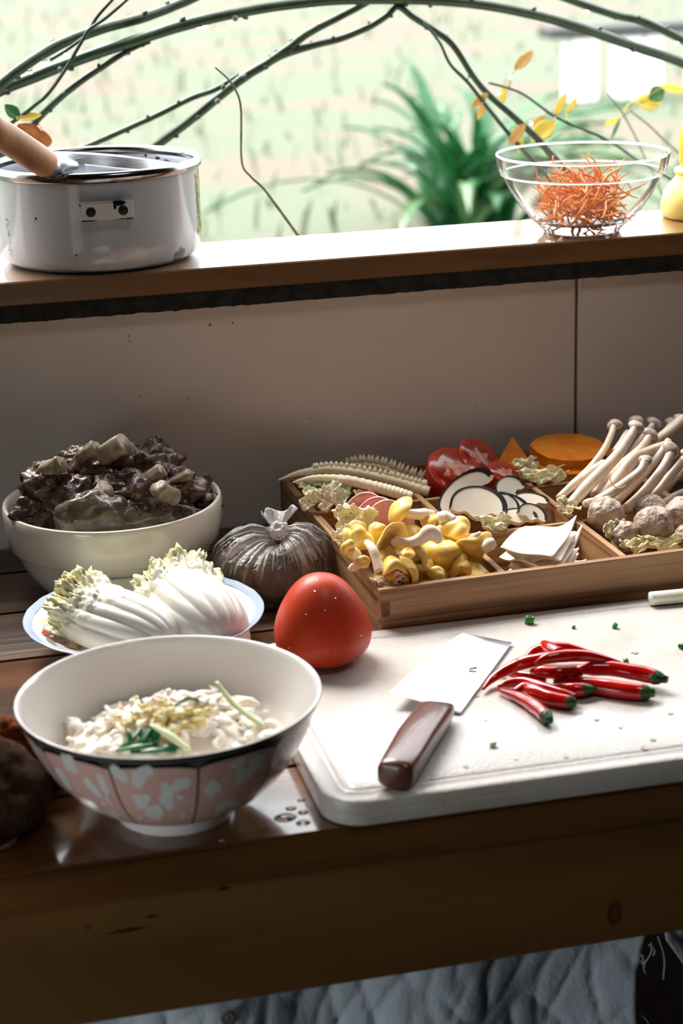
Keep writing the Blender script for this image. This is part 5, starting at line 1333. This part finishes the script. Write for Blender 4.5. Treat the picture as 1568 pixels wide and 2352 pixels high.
# tofu skin sheets
fq = [P(1149, 1256, .060), P(1207, 1208, .066), P(1322, 1212, .066), P(1268, 1283, .060)]
cen = sum(fq, V()) / 4
rq = random.Random(6)
for i in range(9):
    drop_ = .0038 * i; rot_ = (0 if i == 0 else rq.uniform(-.16, .16)); sh = V((rq.uniform(-.003, .004) + .0012 * i, rq.uniform(-.002, .003), 0)) if i else V()
    Q = [cen + Matrix.Rotation(rot_, 3, 'Z') @ ((p - cen) * (1 if i == 0 else .98)) + sh for p in fq]
    def fn(u, v, i=i, Q=Q, drop_=drop_):
        p = Q[0].lerp(Q[3], u).lerp(Q[1].lerp(Q[2], u), v)
        z = -.0045 * sin(pi * u) * (i != 0) + (.0035 * sin(pi * v) * (1 - u) if i == 0 else 0) - .004 * sin(u * 5 + i) * (1 - v) * .5 + .012 * max(0, (u + v - 1.55) / .45) ** 2 * (i in (0, 3)) + .0018 * sin(u * 8 + i * 2) * (i > 0)
        return p + V((0, 0, z - drop_)) - cen
    tag(mo('tofu_sheet', slab(16, 16, fn, .0011), TOFU, loc=cen), ('top tofu skin sheet with one corner curled up' if i == 0 else '%s tofu skin sheet from the top of the stack' % ('', 'second', 'third', 'fourth', 'fifth', 'sixth', 'seventh', 'eighth', 'lowest, ninth')[i]), 'tofu sheet', 'tofu skin sheets in the tray')

# brown shimeji mushrooms
SG = 'brown shimeji mushrooms in the tray'
def shimeji(pts, rad, cap, label, y0, y1, cn=None):
    n_ = len(pts)
    w_ = [A(1260 + x / 5.09, 920 + y_ / 5.09, y0 + (y1 - y0) * i / (n_ - 1)) for i, (x, y_) in enumerate(pts)]
    c_ = w_[0].copy()
    t = thing('shimeji_mushroom', label, 'mushroom', c_, group=SG)
    rr = [r / 5.09 / 2420 for r in rad]
    path = smoothpath([p - c_ for p in w_], 6)
    mo('stem', tube(path, rr, 14, fn=lambda s, a: 1 + .06 * noise.noise(V((s * 5, cos(a), pts[0][0])))), SHIM, t)
    if cap:
        R_ = cap / 5.09 / 2420
        d = V(cn) if cn else (path[-1] - path[-4]).normalized() * .8 + V((.1, -.1, .4))
        prof_ = [(0, .42 * R_), (.35 * R_, .40 * R_), (.7 * R_, .24 * R_), (.95 * R_, -.05 * R_), (R_, -.25 * R_), (.93 * R_, -.36 * R_), (.5 * R_, -.12 * R_), (0, -.1 * R_)]
        mo('cap', xf(lathe(prof_, 28, fn=lambda q, a: q * (1 + .05 * sin(3 * a + pts[0][0]))), frame(path[-1], d)), SHIMC, t)
shimeji([(330, 930), (500, 770), (640, 580), (720, 420), (765, 270)], [40, 44, 42, 40, 36], 100, 'leftmost slim brown mushroom rising in front of the pumpkin', 1.66, 1.72, (-.25, -.2, .9))
shimeji([(110, 1140), (300, 980), (480, 840), (640, 730)], [36, 58, 56, 46], None, 'low brown mushroom stem lying along the left divider', 1.62, 1.66)
shimeji([(240, 1230), (430, 1020), (640, 810), (800, 640), (920, 470), (1030, 290)], [62, 74, 72, 66, 60, 50], 105, 'thickest pale brown mushroom stem in front of the bundle', 1.61, 1.67, (.25, -.35, .9))
shimeji([(540, 1120), (700, 900), (900, 720), (1080, 560), (1200, 380)], [66, 70, 64, 56, 46], 110, 'brown mushroom behind the thickest one', 1.64, 1.70, (.45, -.35, .8))
shimeji([(600, 1150), (820, 900), (1000, 690), (1180, 590), (1350, 520)], [70, 80, 72, 60, 50], None, 'broad brown stem crossing the middle of the bundle', 1.635, 1.68)
shimeji([(860, 820), (1100, 600), (1300, 440), (1440, 330), (1560, 220)], [56, 62, 60, 66, 74], 110, 'bright upper brown mushroom stem reaching the right edge', 1.68, 1.73, (.5, -.3, .7))
shimeji([(560, 1180), (760, 1060), (960, 920), (1090, 800), (1130, 690)], [60, 62, 60, 56, 50], 85, 'short brown mushroom with tilted cap in front', 1.60, 1.62, (-.1, -.5, .8))
shimeji([(760, 1200), (960, 1000), (1150, 800), (1300, 620), (1400, 470)], [56, 60, 58, 52, 44], None, 'dark brown mushroom stem in shade behind the front ones', 1.63, 1.68)
shimeji([(900, 1270), (1110, 1080), (1290, 860), (1390, 690), (1440, 560)], [60, 66, 62, 56, 50], 120, 'brown mushroom with drooping cap right of the centre', 1.60, 1.635, (.5, -.55, .7))
shimeji([(1060, 1250), (1270, 1060), (1420, 880), (1540, 740), (1620, 620)], [50, 56, 54, 50, 44], 90, 'brown mushroom leaning to the right photo edge', 1.61, 1.64, (.5, -.4, .7))
shimeji([(1330, 1200), (1480, 1110), (1640, 1040)], [40, 44, 40], None, 'low grey mushroom stem behind the meatballs', 1.60, 1.62)
shimeji([(560, 1000), (760, 740), (900, 520), (980, 350), (1020, 220)], [44, 48, 46, 42, 36], 95, 'brown mushroom with cap peeking over at the top', 1.69, 1.74, (-.1, -.2, .95))
shimeji([(900, 700), (1040, 500), (1160, 350), (1240, 250)], [40, 44, 40, 36], 105, 'brown mushroom cap highest in the bundle centre', 1.71, 1.745, (.4, -.3, .8))
shimeji([(1100, 620), (1280, 450), (1400, 320), (1450, 240)], [44, 46, 42, 36], 100, 'brown mushroom cap at the top right of the bundle', 1.72, 1.75, (.1, -.2, .95))
shimeji([(760, 600), (850, 480), (900, 400)], [36, 40, 40], 75, 'tiny brown mushroom between the two tall left stems', 1.69, 1.71, (-.5, -.5, .6))
shimeji([(1180, 1230), (1400, 960), (1600, 760)], [66, 76, 70], None, 'brown mushroom stem deep in the right of the bundle', 1.65, 1.69)
shimeji([(420, 1215), (470, 1190), (560, 1180)], [44, 48, 46], None, 'cut mushroom foot sticking out beside the first meatball', 1.60, 1.605)
shimeji([(715, 890), (730, 960), (790, 1020), (860, 1015), (900, 985)], [5, 6, 6, 6, 3], None, 'thin curled mushroom fibre hanging over the bundle', 1.60, 1.60)

# meatballs
for i, (px, py, y, r, lb) in enumerate(((1391, 1183, 1.585, .0176, 'leftmost brown meatball touching the mushroom stems'), (1501, 1208, 1.545, .0186, 'largest front meatball with a small split'), (1493, 1176, 1.60, .0172, 'meatball behind the large front one'), (1566, 1186, 1.57, .0180, 'meatball at the right photo edge'), (1436, 1232, 1.545, .0140, 'small low meatball between the two front ones'), (1572, 1238, 1.53, .0130, 'low meatball at the right edge near the rail'), (1620, 1215, 1.53, .0175, 'meatball just outside the right edge'))):
    p = A(px, py, y)
    tag(mo('meatball', blob(r, r, r, .10, 2.2, i + 3, 44, 28, 6), BALL, loc=p, rot=(i, i * .7, 0)), lb, 'meatball', 'meatballs in the tray')

# ================================================================== towel at the left edge
tp_ = P(35, 1850, .02)
tw = thing('terry_mitt', 'dark brown terry mitt with a beige loop at the left edge', 'mitt', (tp_.x - .045, tp_.y + .012, 0))
def mitt(q):
    return q
b_ = blob(.072, .056, .042, .14, 1.6, 6, 80, 50, 5)
mo('body', ([V((p.x, p.y, max(.0005, p.z + .028))) + V((.0008 * noise.noise(p * 900), .0008 * noise.noise(p * 800), 0)) for p in b_[0]], b_[1]), TERRY, tw)
rc_ = P(-2, 1930, .003)
mo('hanging_loop', ([V((p.x, p.y, p.z)) + rc_ - tw.location for p in lathe([(.0105 + .0018 * cos(t), .0018 * sin(t)) for t in [2 * pi * i / 10 for i in range(11)]], 40)[0]], lathe([(.0105 + .0018 * cos(t), .0018 * sin(t)) for t in [2 * pi * i / 10 for i in range(11)]], 40)[1]), RING, tw)
ru = A(44, 1722, 1.292)
b2 = blob(.044, .018, .028, .2, 2, 9, 60, 36, 5)
rt2 = mo('terry_cloth', ([V((p.x, p.y, max(.0005, p.z * 1.1 + .026))) for p in b2[0]], b2[1]), TERRY2, loc=(ru.x, ru.y, 0))
tag(rt2, 'rust orange terry cloth tucked behind the dark mitt', 'cloth')
